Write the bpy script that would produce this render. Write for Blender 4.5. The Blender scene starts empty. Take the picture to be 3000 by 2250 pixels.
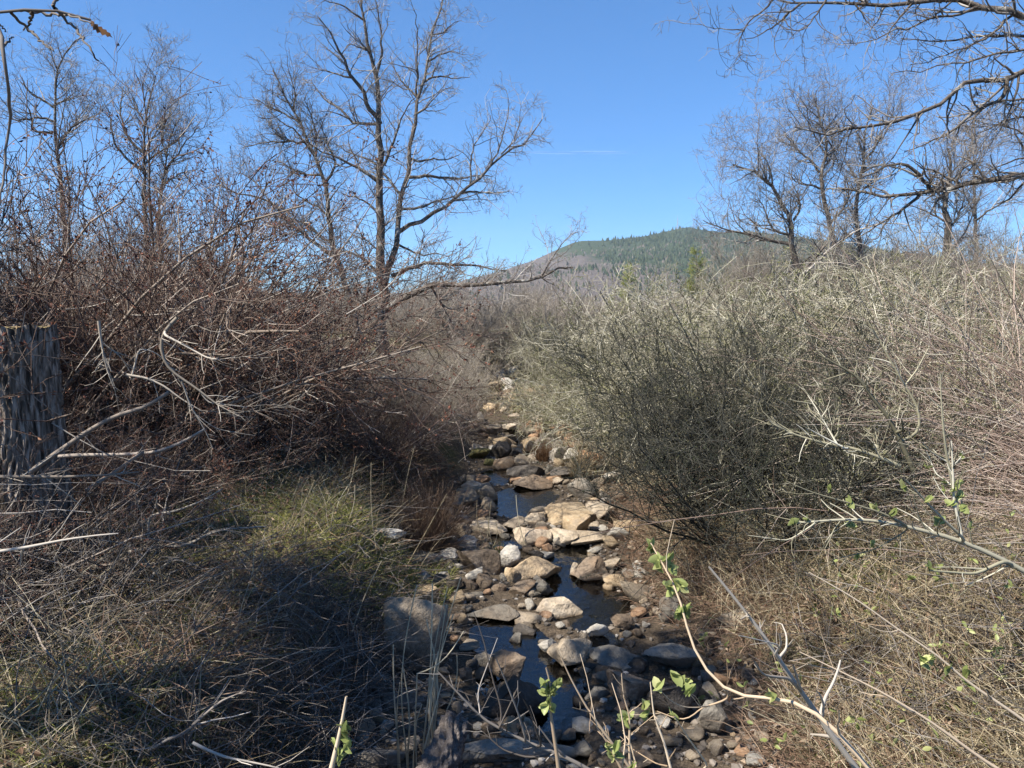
import bpy, math, random
import numpy as np
from mathutils import Vector

sc = bpy.context.scene
# ------------------------------------------------------------------ camera
F = 2266.0                       # focal length in photograph pixels (3000 wide)
CAM = np.array([0.0, 0.0, 2.5])
PITCH = math.radians(6.9)
cam = bpy.data.cameras.new("camera")
camo = bpy.data.objects.new("camera", cam)
sc.collection.objects.link(camo)
cam.sensor_fit = 'HORIZONTAL'
cam.sensor_width = 36.0
cam.lens = F / 3000 * 36
cam.clip_start = 0.05
cam.clip_end = 20000
camo.location = CAM
camo.rotation_euler = (math.pi / 2 - PITCH, 0, 0)
sc.camera = camo
# ------------------------------------------------------------------ sky and sun
SUN_AZ = math.radians(-118)      # measured from +Y towards +X: left and a little behind the camera
SUN_EL = math.radians(51)
world = bpy.data.worlds.new("World")
sc.world = world
world.use_nodes = True
wn, wl = world.node_tree.nodes, world.node_tree.links
wn.clear()
sky = wn.new('ShaderNodeTexSky')
sky.sky_type = 'NISHITA'
sky.sun_disc = False
sky.sun_elevation = SUN_EL
sky.sun_rotation = SUN_AZ
sky.altitude = 3000
sky.air_density = 1.0
sky.dust_density = 0.0
sky.ozone_density = 6.0
bg = wn.new('ShaderNodeBackground')
bg.inputs['Strength'].default_value = 0.099
gm = wn.new('ShaderNodeGamma'); gm.inputs['Gamma'].default_value = 0.71      # the camera's soft response to the bright horizon
wt = wn.new('ShaderNodeMix'); wt.data_type = 'RGBA'; wt.blend_type = 'MULTIPLY'; wt.inputs[0].default_value = 1.0
wt.inputs[7].default_value = (.588, 1.04, 1.47, 1)
wo = wn.new('ShaderNodeOutputWorld')
wl.new(sky.outputs[0], gm.inputs[0]); wl.new(gm.outputs[0], wt.inputs[6]); wl.new(wt.outputs[2], bg.inputs[0])
wl.new(bg.outputs[0], wo.inputs[0])
sun = bpy.data.lights.new("sun", 'SUN')
sun.energy = 5.0
sun.angle = math.radians(0.53)
sun.color = (1.0, 0.93, 0.82)
suno = bpy.data.objects.new("sun", sun)
sc.collection.objects.link(suno)
SD = np.array([math.sin(SUN_AZ) * math.cos(SUN_EL), math.cos(SUN_AZ) * math.cos(SUN_EL), math.sin(SUN_EL)])
suno.rotation_euler = Vector(SD).to_track_quat('Z', 'Y').to_euler()
suno.location = (-20, -10, 30)
sc.view_settings.view_transform = 'Standard'
sc.view_settings.look = 'None'
sc.view_settings.exposure = 1.12
sc.view_settings.gamma = 1.0
sc.cycles.max_bounces = 4
sc.cycles.diffuse_bounces = 2
sc.cycles.glossy_bounces = 2
sc.cycles.transmission_bounces = 2
sc.cycles.transparent_max_bounces = 8
sc.cycles.use_denoising = True
sc.cycles.use_adaptive_sampling = True
sc.cycles.adaptive_threshold = 0.02
try:
    sc.cycles.denoiser = 'OPENIMAGEDENOISE'
    sc.cycles.denoising_input_passes = 'RGB_ALBEDO_NORMAL'
except Exception:
    pass

# ------------------------------------------------------------------ helpers
COL = sc.collection


def ray(u, v):
    r, up = (u - 1500) / F, (1125 - v) / F
    c, s = math.cos(PITCH), math.sin(PITCH)
    return np.array([r, c + up * s, -s + up * c])


def at(u, v, Y):
    """point on the line of sight of photograph pixel (u, v) standing Y metres ahead"""
    d = ray(u, v)
    return CAM + d * (Y / d[1])


def on_level(u, v, z):
    d = ray(u, v)
    return CAM + d * ((z - CAM[2]) / d[2])


def tag(o, label=None, cat=None, group=None, kind=None):
    if label: o['label'] = label
    if cat: o['category'] = cat
    if group: o['group'] = group
    if kind: o['kind'] = kind
    return o


def empty(name, loc=(0, 0, 0), rz=0.0, scale=1.0):
    o = bpy.data.objects.new(name, None)
    COL.objects.link(o)
    o.empty_display_size = 0.2
    o.location = tuple(float(c) for c in loc)
    o.rotation_euler = (0, 0, rz)
    o.scale = (scale,) * 3 if np.isscalar(scale) else scale
    return o


def raw_mesh(name, V, Fc, smooth=True, tint=None, mat=None, parent=None):
    """V (n,3), Fc (m,k) of equal-sided faces"""
    me = bpy.data.meshes.new(name)
    V = np.ascontiguousarray(V, dtype=np.float32)
    Fc = np.ascontiguousarray(Fc, dtype=np.int32)
    m, k = Fc.shape
    me.vertices.add(len(V)); me.vertices.foreach_set('co', V.ravel())
    me.loops.add(m * k); me.loops.foreach_set('vertex_index', Fc.ravel())
    me.polygons.add(m)
    me.polygons.foreach_set('loop_start', np.arange(0, m * k, k, dtype=np.int32))
    me.polygons.foreach_set('use_smooth', np.full(m, smooth, dtype=bool))
    if tint is not None:
        a = me.attributes.new('tint', 'FLOAT', 'POINT')
        a.data.foreach_set('value', np.ascontiguousarray(tint, dtype=np.float32))
    me.update(calc_edges=True)
    if mat: me.materials.append(mat)
    o = bpy.data.objects.new(name, me)
    COL.objects.link(o)
    if parent: o.parent = parent
    return o


def nrm(a):
    return a / np.maximum(np.linalg.norm(a, axis=-1, keepdims=True), 1e-9)


class Tubes:
    """collects batches of curved, tapered stems and builds them as one mesh"""
    def __init__(self, rng, sides=3):
        self.rng, self.S, self.V, self.Fc, self.T, self.n = rng, sides, [], [], [], 0

    def add(self, P, R, tint=None, sides=None):
        P = np.asarray(P, float); R = np.asarray(R, float)
        if P.ndim == 2: P, R = P[None], R[None]
        N, K, _ = P.shape
        if N == 0: return self
        S = sides or self.S
        if tint is None: tint = self.rng.random(N)
        tint = np.broadcast_to(np.asarray(tint, float), (N,))
        T = nrm(np.gradient(P, axis=1))
        ref = self.rng.normal(size=(N, 3))
        mt = nrm(T.mean(1))
        ref = nrm(ref - mt * (ref * mt).sum(1, keepdims=True))
        A = nrm(np.cross(T, ref[:, None, :])); B = np.cross(T, A)
        th = np.arange(S) * 2 * math.pi / S
        ring = A[:, :, None, :] * np.cos(th)[None, None, :, None] + B[:, :, None, :] * np.sin(th)[None, None, :, None]
        V = P[:, :, None, :] + ring * R[:, :, None, None]
        i = np.arange(N)[:, None, None] * K * S
        k = np.arange(K - 1)[None, :, None] * S
        s = np.arange(S)[None, None, :]; s2 = (s + 1) % S
        q = np.stack([i + k + s, i + k + s2, i + k + S + s2, i + k + S + s], -1).reshape(-1, 4) + self.n
        self.V.append(V.reshape(-1, 3)); self.Fc.append(q); self.T.append(np.repeat(tint, K * S))
        self.n += N * K * S
        return self

    def build(self, name, mat, parent=None):
        return raw_mesh(name, np.concatenate(self.V), np.concatenate(self.Fc), True, np.concatenate(self.T), mat, parent)


class Ribbons(Tubes):
    """flat tapering blades"""
    def add(self, P, R, tint=None, sides=None):
        P = np.asarray(P, float); R = np.asarray(R, float); N, K, _ = P.shape
        T = nrm(np.gradient(P, axis=1)); ref = self.rng.normal(size=(N, 3))
        A = nrm(np.cross(T, ref[:, None, :]))
        V = np.stack([P - A * R[..., None] * 1.5, P + A * R[..., None] * 1.5], 2)
        i = np.arange(N)[:, None] * K * 2 + np.arange(K - 1)[None] * 2
        self.V.append(V.reshape(-1, 3)); self.Fc.append(np.stack([i, i + 1, i + 3, i + 2], -1).reshape(-1, 4) + self.n)
        self.T.append(np.repeat(np.broadcast_to(np.asarray(tint, float), (N,)), K * 2)); self.n += N * K * 2
        return self


class Leaves:
    """small folded leaves, four corners each"""
    def __init__(self, rng):
        self.rng, self.V, self.T, self.n = rng, [], [], 0

    def add(self, C, D, L, W, tint=None, fold=0.25):
        rng = self.rng
        N = len(C)
        if N == 0: return self
        D = nrm(D)
        ref = nrm(np.cross(D, rng.normal(size=(N, 3))))
        nor = np.cross(D, ref)
        L = np.broadcast_to(L, (N,))[:, None]; W = np.broadcast_to(W, (N,))[:, None]
        if tint is None: tint = rng.random(N)
        mid = C + D * L * 0.55
        V = np.stack([C, mid + ref * W * .5 + nor * W * fold, C + D * L - nor * L * .12, mid - ref * W * .5 + nor * W * fold], 1)
        self.V.append(V.reshape(-1, 3)); self.T.append(np.repeat(np.broadcast_to(tint, (N,)), 4)); self.n += N
        return self

    def build(self, name, mat, parent=None):
        V = np.concatenate(self.V)
        return raw_mesh(name, V, np.arange(len(V)).reshape(-1, 4), False, np.concatenate(self.T), mat, parent)


def pick(rng, P, R, n, t0, t1, w=None):
    N, K, _ = P.shape
    if w is None: w = np.linalg.norm(np.diff(P, axis=1), axis=2).sum(1)
    idx = rng.choice(N, n, p=w / w.sum())
    t = rng.uniform(t0, t1, n) * (K - 1)
    k = np.minimum(t.astype(int), K - 2); f = (t - k)[:, None]
    pos = P[idx, k] * (1 - f) + P[idx, k + 1] * f
    tan = nrm(P[idx, k + 1] - P[idx, k])
    rad = R[idx, k] * (1 - f[:, 0]) + R[idx, k + 1] * f[:, 0]
    return pos, tan, rad, t / (K - 1), idx


def walk(rng, pos, d, L, K, wig, up):
    N = len(pos)
    P = np.empty((N, K, 3)); P[:, 0] = pos
    step = (np.broadcast_to(L, (N,)) / (K - 1))[:, None]
    upv = np.array([0, 0, 1.0])
    for k in range(1, K):
        d = nrm(d + rng.normal(size=(N, 3)) * wig + upv * up)
        P[:, k] = P[:, k - 1] + d * step
    return P


def grow(rng, P, R, n, t0, t1, L, ang, K, wig=.15, up=.05, rr=.6, rmax=1.0, tip=.3, rmin=.0008, shrink=.4):
    pos, tan, rad, t, idx = pick(rng, P, R, n, t0, t1)
    perp = nrm(np.cross(tan, rng.normal(size=(n, 3))))
    a = rng.uniform(ang[0], ang[1], n)[:, None]
    d = nrm(tan * np.cos(a) + perp * np.sin(a) + np.array([0, 0, up * 1.5]))
    ln = rng.uniform(L[0], L[1], n) * (1 - shrink * t)
    P2 = walk(rng, pos, d, ln, K, wig, up)
    r0 = np.clip(rad * rr, rmin, rmax)
    R2 = np.maximum(r0[:, None] * np.linspace(1, tip, K)[None], rmin * .7)
    return P2, R2


def resample(pts, K):
    pts = np.asarray(pts, float)
    s = np.concatenate([[0], np.cumsum(np.linalg.norm(np.diff(pts, axis=0), axis=1))])
    q = np.linspace(0, s[-1], K)
    out = np.stack([np.interp(q, s, pts[:, j]) for j in range(pts.shape[1])], 1)
    sm = out.copy(); sm[1:-1] = .5 * out[1:-1] + .25 * (out[:-2] + out[2:])
    return sm


def children(o):
    return [c for c in bpy.data.objects if c.parent == o]


_kids = {}


def copy_thing(root, loc, rz, scale, tilt=(0, 0)):
    c = root.copy(); COL.objects.link(c)
    c.location = tuple(float(v) for v in loc)
    c.rotation_euler = (tilt[0], tilt[1], rz)
    c.scale = scale if not np.isscalar(scale) else (scale,) * 3
    if root.name not in _kids: _kids[root.name] = children(root)
    for ch in _kids[root.name]:
        d = ch.copy(); COL.objects.link(d); d.parent = c
    return c


# smooth pseudo noise from a handful of sine waves
_nr = np.random.default_rng(5)
_W = [(_nr.normal(size=2), _nr.uniform(0, 6.28)) for _ in range(48)]


def noise(x, y, freq, seed=0, n=8):
    s = 0
    for i in range(n):
        (k, ph) = _W[(i + seed * 5) % 48]
        k = k / np.linalg.norm(k) * (0.6 + 0.8 * ((i * 37) % 11) / 11)
        s = s + np.sin((k[0] * x + k[1] * y) * freq + ph + seed)
    return s / math.sqrt(n)


# ------------------------------------------------------------------ materials
def mat(name):
    m = bpy.data.materials.new(name)
    m.use_nodes = True
    nt = m.node_tree
    b = nt.nodes['Principled BSDF']
    b.inputs['Roughness'].default_value = .85
    b.inputs['Specular IOR Level'].default_value = .25
    return m, nt, b


def ramp(nt, fac, stops):
    r = nt.nodes.new('ShaderNodeValToRGB')
    e = r.color_ramp.elements
    while len(e) < len(stops): e.new(.5)
    for el, (p, c) in zip(e, stops):
        el.position = p; el.color = (*c, 1)
    nt.links.new(fac, r.inputs[0])
    return r.outputs[0]


def nz(nt, scale, detail=4, rough=.6, coord='Object', dist=0.0):
    tc = nt.nodes.new('ShaderNodeTexCoord')
    n = nt.nodes.new('ShaderNodeTexNoise')
    n.inputs['Scale'].default_value = scale
    n.inputs['Detail'].default_value = detail
    n.inputs['Roughness'].default_value = rough
    n.inputs['Distortion'].default_value = dist
    nt.links.new(tc.outputs[coord], n.inputs['Vector'])
    return n.outputs['Fac']


def mixc(nt, fac, a, b, mode='MIX'):
    m = nt.nodes.new('ShaderNodeMix'); m.data_type = 'RGBA'; m.blend_type = mode
    for sock, v in ((m.inputs[0], fac), (m.inputs[6], a), (m.inputs[7], b)):
        if hasattr(v, 'links'): nt.links.new(v, sock)
        elif isinstance(v, (int, float)): sock.default_value = v
        else: sock.default_value = (*v, 1)
    return m.outputs[2]


def bump(nt, b, h, strength=.5, dist=.01):
    n = nt.nodes.new('ShaderNodeBump')
    n.inputs['Strength'].default_value = strength; n.inputs['Distance'].default_value = dist
    nt.links.new(h, n.inputs['Height']); nt.links.new(n.outputs[0], b.inputs['Normal'])


def twig_mat(name, stops, rough=.75, transl=0.0):
    """stems and blades: colour of each single stem from its own tint, plus the plant's own shade"""
    m, nt, b = mat(name)
    a = nt.nodes.new('ShaderNodeAttribute'); a.attribute_name = 'tint'
    c = ramp(nt, a.outputs['Fac'], stops)
    oi = nt.nodes.new('ShaderNodeObjectInfo')
    v = nt.nodes.new('ShaderNodeMapRange')
    v.inputs['To Min'].default_value = .8; v.inputs['To Max'].default_value = 1.2
    nt.links.new(oi.outputs['Random'], v.inputs['Value'])
    h = nt.nodes.new('ShaderNodeHueSaturation')
    nt.links.new(v.outputs[0], h.inputs['Value']); nt.links.new(c, h.inputs['Color'])
    nt.links.new(h.outputs[0], b.inputs['Base Color'])
    b.inputs['Roughness'].default_value = rough
    if transl:
        t = nt.nodes.new('ShaderNodeBsdfTranslucent')
        nt.links.new(h.outputs[0], t.inputs[0])
        mx = nt.nodes.new('ShaderNodeMixShader'); mx.inputs[0].default_value = transl
        nt.links.new(b.outputs[0], mx.inputs[1]); nt.links.new(t.outputs[0], mx.inputs[2])
        nt.links.new(mx.outputs[0], nt.nodes['Material Output'].inputs[0])
    return m


M = {}
M['red_twig'] = twig_mat('red_brown_twig', [(0, (.056, .037, .030)), (.55, (.125, .082, .064)), (.85, (.215, .165, .133)), (1, (.45, .405, .35))])
M['red_stem'] = twig_mat('grey_brown_stem', [(0, (.11, .083, .065)), (1, (.33, .28, .235))])
M['bud'] = twig_mat('red_bud', [(0, (.085, .032, .025)), (.6, (.17, .068, .045)), (1, (.27, .14, .08))])
M['grey_twig'] = twig_mat('grey_green_twig', [(0, (.125, .115, .075)), (.5, (.275, .255, .175)), (1, (.55, .52, .425))])
M['small_leaf'] = twig_mat('small_grey_green_leaf', [(0, (.085, .093, .040)), (.6, (.19, .19, .09)), (1, (.34, .33, .18))], .6, .25)
M['tan_twig'] = twig_mat('tan_twig', [(0, (.13, .105, .085)), (.5, (.24, .205, .165)), (1, (.42, .385, .33))])
M['tan_leaf'] = twig_mat('olive_leaf', [(0, (.10, .10, .05)), (1, (.27, .25, .15))], .7, .25)
M['dark_twig'] = twig_mat('dark_green_twig', [(0, (.016, .018, .014)), (1, (.08, .077, .062))])
M['dark_leaf'] = twig_mat('dark_small_leaf', [(0, (.016, .023, .012)), (1, (.06, .068, .036))], .5, .2)
M['cane'] = twig_mat('pink_cane', [(0, (.19, .13, .10)), (.6, (.34, .255, .205)), (1, (.54, .47, .40))], .6)
M['oak_twig'] = twig_mat('oak_twig', [(0, (.10, .083, .070)), (.6, (.21, .185, .163)), (1, (.42, .395, .36))])
M['dead_twig'] = twig_mat('dead_twig', [(0, (.07, .058, .05)), (.6, (.15, .13, .113)), (1, (.33, .30, .27))])
M['pale_wood'] = twig_mat('pale_dead_wood', [(0, (.24, .205, .165)), (1, (.47, .425, .365))])
M['dry_grass'] = twig_mat('dry_grass', [(0, (.17, .125, .075)), (.5, (.33, .27, .17)), (1, (.56, .50, .36))], .7, .3)
M['green_grass'] = twig_mat('green_grass', [(0, (.05, .07, .018)), (.6, (.13, .15, .038)), (1, (.40, .40, .13))], .6, .35)
M['rust_stem'] = twig_mat('rusty_dead_stem', [(0, (.10, .06, .04)), (.6, (.20, .13, .09)), (1, (.33, .25, .18))], .7, .2)
M['fresh_leaf'] = twig_mat('fresh_leaf', [(0, (.20, .24, .075)), (.7, (.34, .38, .145)), (1, (.50, .50, .23))], .4, .4)
M['fresh_stem'] = twig_mat('sapling_stem', [(0, (.30, .21, .13)), (1, (.55, .45, .33))])
M['litter'] = twig_mat('leaf_litter', [(0, (.09, .055, .035)), (.6, (.20, .135, .09)), (1, (.36, .28, .20))], .8, .2)
M['brown_leaf'] = twig_mat('dead_oak_leaf', [(0, (.12, .065, .035)), (1, (.30, .18, .10))], .7, .4)
M['pine'] = twig_mat('yellow_green_needles', [(0, (.17, .20, .04)), (1, (.38, .40, .12))], .6, .3)
M['evergreen'] = twig_mat('evergreen_leaf', [(0, (.03, .05, .018)), (1, (.09, .12, .04))], .5, .15)


def bark_material():
    m, nt, b = mat('oak_bark')
    big = nz(nt, 5, 5, .65); fine = nz(nt, 38, 5, .7)
    base = ramp(nt, fine, [(.3, (.04, .032, .026)), (.5, (.105, .087, .072)), (.72, (.20, .175, .15))])
    lich = ramp(nt, big, [(.55, (0, 0, 0)), (.66, (1, 1, 1))])
    pale = ramp(nt, fine, [(.3, (.22, .21, .19)), (.7, (.46, .45, .42))])
    nt.links.new(mixc(nt, lich, base, pale), b.inputs['Base Color'])
    bump(nt, b, fine, .9, .02)
    return m


M['bark'] = bark_material()


def rock_material(name, dark, mid, light, stain):
    m, nt, b = mat(name)
    oi = nt.nodes.new('ShaderNodeObjectInfo')
    tc = nt.nodes.new('ShaderNodeTexCoord')
    add = nt.nodes.new('ShaderNodeVectorMath'); add.operation = 'MULTIPLY_ADD'
    nt.links.new(tc.outputs['Object'], add.inputs[0]); add.inputs[1].default_value = (1, 1, 1)
    nt.links.new(oi.outputs['Location'], add.inputs[2])

    def n(scale, det, dist=0):
        t = nt.nodes.new('ShaderNodeTexNoise')
        t.inputs['Scale'].default_value = scale; t.inputs['Detail'].default_value = det
        t.inputs['Roughness'].default_value = .65; t.inputs['Distortion'].default_value = dist
        nt.links.new(add.outputs[0], t.inputs['Vector']); return t.outputs['Fac']
    a, f, g = n(6, 5, .6), n(45, 6), n(2.2, 3)
    c = ramp(nt, a, [(.28, dark), (.5, mid), (.75, light)])
    st = ramp(nt, g, [(.48, (0, 0, 0)), (.66, (1, 1, 1))])
    c = mixc(nt, st, c, stain)
    sp = ramp(nt, f, [(.3, (.55, .55, .55)), (.5, (1, 1, 1)), (.75, (1.0, 1.0, 1.0))])
    c = mixc(nt, .8, c, sp, 'MULTIPLY')
    v = nt.nodes.new('ShaderNodeMapRange'); v.inputs['To Min'].default_value = .75; v.inputs['To Max'].default_value = 1.2
    nt.links.new(oi.outputs['Random'], v.inputs['Value'])
    h = nt.nodes.new('ShaderNodeHueSaturation')
    nt.links.new(v.outputs[0], h.inputs['Value']); nt.links.new(c, h.inputs['Color'])
    nt.links.new(h.outputs[0], b.inputs['Base Color'])
    geo = nt.nodes.new('ShaderNodeNewGeometry'); sz_ = nt.nodes.new('ShaderNodeSeparateXYZ')
    nt.links.new(geo.outputs['Position'], sz_.inputs[0])
    ln_ = nt.nodes.new('ShaderNodeMath'); ln_.operation = 'MULTIPLY_ADD'; ln_.inputs[1].default_value = -.07
    nt.links.new(a, ln_.inputs[0]); nt.links.new(sz_.outputs['Z'], ln_.inputs[2])
    wet = nt.nodes.new('ShaderNodeMapRange'); wet.inputs['From Min'].default_value = -.035; wet.inputs['From Max'].default_value = -.01
    nt.links.new(ln_.outputs[0], wet.inputs['Value'])
    wetc = mixc(nt, 1.0, h.outputs[0], (.34, .30, .26), 'MULTIPLY')
    nt.links.new(mixc(nt, wet.outputs[0], wetc, h.outputs[0]), b.inputs['Base Color'])
    rg_ = nt.nodes.new('ShaderNodeMapRange'); rg_.inputs['To Min'].default_value = .3; rg_.inputs['To Max'].default_value = .82
    nt.links.new(wet.outputs[0], rg_.inputs['Value']); nt.links.new(rg_.outputs[0], b.inputs['Roughness'])
    hh = nt.nodes.new('ShaderNodeMath'); hh.operation = 'ADD'
    nt.links.new(a, hh.inputs[0]); nt.links.new(f, hh.inputs[1])
    bump(nt, b, hh.outputs[0], .8, .025)
    return m


M['gold'] = rock_material('golden_rock', (.26, .185, .11), (.43, .325, .205), (.55, .445, .31), (.37, .29, .205))
M['tan'] = rock_material('tan_rock', (.235, .185, .13), (.39, .32, .235), (.52, .45, .355), (.30, .245, .19))
M['pale'] = rock_material('pale_rock', (.30, .27, .23), (.47, .44, .385), (.60, .57, .52), (.40, .345, .27))
M['brown'] = rock_material('brown_rock', (.11, .083, .06), (.20, .155, .115), (.31, .25, .19), (.24, .165, .105))
M['grey'] = rock_material('grey_rock', (.11, .10, .086), (.20, .182, .153), (.31, .285, .243), (.18, .145, .11))
M['dark'] = rock_material('dark_rock', (.045, .040, .036), (.085, .075, .066), (.15, .135, .118), (.075, .06, .045))
M['orange'] = rock_material('orange_rock', (.24, .13, .07), (.40, .25, .15), (.50, .37, .26), (.33, .22, .15))
M['mossy'] = rock_material('mossy_rock', (.06, .06, .028), (.13, .125, .05), (.22, .20, .09), (.16, .14, .055))


def ground_material():
    m, nt, b = mat('ground_soil')
    big, mid, fine = nz(nt, .9, 4, .6), nz(nt, 9, 5, .7), nz(nt, 60, 4, .7)
    soil = ramp(nt, mid, [(.3, (.055, .040, .028)), (.5, (.115, .085, .058)), (.72, (.21, .165, .115))])
    moss = ramp(nt, mid, [(.3, (.045, .05, .018)), (.7, (.14, .135, .055))])
    c = mixc(nt, ramp(nt, big, [(.48, (0, 0, 0)), (.6, (1, 1, 1))]), soil, moss)
    c = mixc(nt, .7, c, ramp(nt, fine, [(.3, (.45, .43, .40)), (.6, (1, 1, 1))]), 'MULTIPLY')
    # wet gravel in the stream bed
    geo = nt.nodes.new('ShaderNodeNewGeometry'); sx = nt.nodes.new('ShaderNodeSeparateXYZ')
    nt.links.new(geo.outputs['Position'], sx.inputs[0])
    mr = nt.nodes.new('ShaderNodeMapRange'); mr.inputs['From Min'].default_value = .04; mr.inputs['From Max'].default_value = .22
    nt.links.new(sx.outputs['Z'], mr.inputs['Value'])
    bed = ramp(nt, fine, [(.3, (.035, .026, .018)), (.5, (.085, .064, .044)), (.7, (.16, .125, .09))])
    far = nt.nodes.new('ShaderNodeMapRange'); far.inputs['From Min'].default_value = 24; far.inputs['From Max'].default_value = 30
    nt.links.new(sx.outputs['Y'], far.inputs['Value'])
    mx = nt.nodes.new('ShaderNodeMath'); mx.operation = 'MAXIMUM'
    nt.links.new(mr.outputs[0], mx.inputs[0]); nt.links.new(far.outputs[0], mx.inputs[1])
    c = mixc(nt, mx.outputs[0], bed, c)
    farc = ramp(nt, nz(nt, .02, 6, .7), [(.35, (.10, .085, .07)), (.55, (.15, .125, .10)), (.7, (.11, .12, .06))])
    far2 = nt.nodes.new('ShaderNodeMapRange'); far2.inputs['From Min'].default_value = 40; far2.inputs['From Max'].default_value = 120
    nt.links.new(sx.outputs['Y'], far2.inputs['Value'])
    c = mixc(nt, far2.outputs[0], c, farc)
    nt.links.new(c, b.inputs['Base Color'])
    hh = nt.nodes.new('ShaderNodeMath'); hh.operation = 'ADD'
    nt.links.new(mid, hh.inputs[0]); nt.links.new(fine, hh.inputs[1])
    bump(nt, b, hh.outputs[0], .8, .03)
    return m


def water_material():
    m, nt, b = mat('stream_water')
    nt.nodes.remove(b)
    tr = nt.nodes.new('ShaderNodeBsdfTransparent'); tr.inputs[0].default_value = (.52, .47, .40, 1)
    gl = nt.nodes.new('ShaderNodeBsdfGlossy'); gl.inputs['Roughness'].default_value = .02
    fr = nt.nodes.new('ShaderNodeFresnel'); fr.inputs['IOR'].default_value = 1.95
    bp = nt.nodes.new('ShaderNodeBump'); bp.inputs['Strength'].default_value = .3; bp.inputs['Distance'].default_value = .02
    h = nz(nt, 9, 3, .55, dist=.4)
    nt.links.new(h, bp.inputs['Height'])
    nt.links.new(bp.outputs[0], gl.inputs['Normal']); nt.links.new(bp.outputs[0], fr.inputs['Normal'])
    mx = nt.nodes.new('ShaderNodeMixShader')
    nt.links.new(fr.outputs[0], mx.inputs[0]); nt.links.new(tr.outputs[0], mx.inputs[1]); nt.links.new(gl.outputs[0], mx.inputs[2])
    nt.links.new(mx.outputs[0], nt.nodes['Material Output'].inputs[0])
    return m


# ------------------------------------------------------------------ terrain
POOLS = [(1690, 2215, 26), (1655, 2130, 34), (1645, 2060, 42), (1610, 1985, 55), (1560, 1930, 50), (1500, 1880, 48), (1455, 1845, 50),
         (1700, 1800, 45), (1680, 1760, 42), (1665, 1715, 36), (1655, 1680, 34), (1640, 1655, 30), (1760, 1765, 55), (1775, 1890, 32),
         (1500, 1588, 30), (1470, 1560, 26), (1690, 1620, 40), (1500, 1490, 34), (1495, 1460, 36), (1590, 1447, 40), (1540, 1450, 30),
         (1480, 1390, 34), (1455, 1400, 26), (1520, 1352, 26), (1522, 1322, 26), (1530, 1300, 24), (1525, 1280, 26), (1490, 1272, 22), (1790, 1525, 28)]
POOLW = []
for (u, v, w) in POOLS:
    p = on_level(u, v, 0.0)
    POOLW.append((p[0], p[1], 1.13 * w / F * np.linalg.norm(p - CAM)))
YS = [0, 2.5, 3.8, 4.75, 6, 7.4, 8.5, 10, 12.5, 16, 19, 24, 30]
XL = [-1.2, -1.1, -.9, -.8, -.55, -1.0, -.7, -.55, -.5, -.4, -.3, -.5, -1.2]
XR = [1.2, 1.2, 1.2, 1.35, .95, 1.05, 1.05, 1.15, .95, .5, .3, .1, -.3]


def sstep(t):
    t = np.clip(t, 0, 1); return t * t * (3 - 2 * t)


def terrain(x, y):
    x = np.asarray(x, float); y = np.asarray(y, float)
    xl, xr = np.interp(y, YS, XL), np.interp(y, YS, XR)
    bed = .035 + .025 * noise(x, y, 5, 1)
    for (px, py, r) in POOLW:
        d2 = ((x - px) / r) ** 2 + ((y - py) / (r * 1.9)) ** 2
        bed = bed - .17 * np.exp(-np.minimum(d2, 30) * .8)
    bed = bed + np.clip(y - 13.2, 0, 8) * .075
    bed = np.maximum(bed, -.16 + .02 * noise(x, y, 9, 2))
    dl, dr = xl - x, x - xr
    left = sstep(dl / .75) * .63 + np.clip(dl - .5, 0, 8) * .035
    right = sstep(dr / 1.5) * .58 + np.clip(dr - 1, 0, 8) * .07
    und = (.05 * noise(x, y, 1.3, 3) + .02 * noise(x, y, 4.5, 4)) * np.clip((np.maximum(dl, dr) + .2) / .8, 0, 1)
    z = bed + left + right + und
    emb = sstep((3.0 - y) / 1.6)                       # the bank the camera stands on
    z = z * (1 - emb) + emb * .95
    fill = sstep((y - 21) / 6)
    z = z * (1 - fill) + fill * (.75 + .15 * noise(x, y, .35, 5))
    far = np.clip((y - 32) / 300, 0, 1)
    z = z - 13 * sstep(far) + np.where(y > 60, 1.2 * noise(x, y, .03, 6) * np.clip((y - 60) / 100, 0, 1), 0)
    return z


def tz(x, y):
    return float(terrain(np.array([x]), np.array([y]))[0])


def axis(parts):
    out = []
    for a, b, n in parts: out.append(np.linspace(a, b, n, endpoint=False))
    return np.concatenate(out + [[parts[-1][1]]])


def grid_mesh(name, X, Y, Z, m):
    ny, nx = X.shape
    V = np.stack([X, Y, Z], -1).reshape(-1, 3)
    i = np.arange(ny - 1)[:, None] * nx + np.arange(nx - 1)[None]
    return raw_mesh(name, V, np.stack([i, i + 1, i + nx + 1, i + nx], -1).reshape(-1, 4), True, None, m)


gx = axis([(-3500, -400, 10), (-400, -60, 12), (-60, -8, 26), (-8, -2, 40), (-2, 3, 80), (3, 9, 36), (9, 60, 26), (60, 400, 12), (400, 3500, 10)])
gy = axis([(-300, -20, 8), (-20, 1, 12), (1, 3, 20), (3, 14, 170), (14, 30, 50), (30, 100, 40), (100, 500, 30), (500, 4500, 20)])
GX, GY = np.meshgrid(gx, gy)
ground = grid_mesh('ground', GX, GY, terrain(GX, GY), ground_material())
tag(ground, 'brown soil and leaf litter along the stream banks', 'ground', kind='structure')

wx, wy = np.meshgrid(np.linspace(-1.1, 2.0, 24), np.linspace(2.6, 21, 90))
water = grid_mesh('stream', wx, wy, np.full(wx.shape, .0), water_material())
tag(water, 'narrow stream reflecting blue sky between rocks', 'stream', kind='structure')

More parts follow.
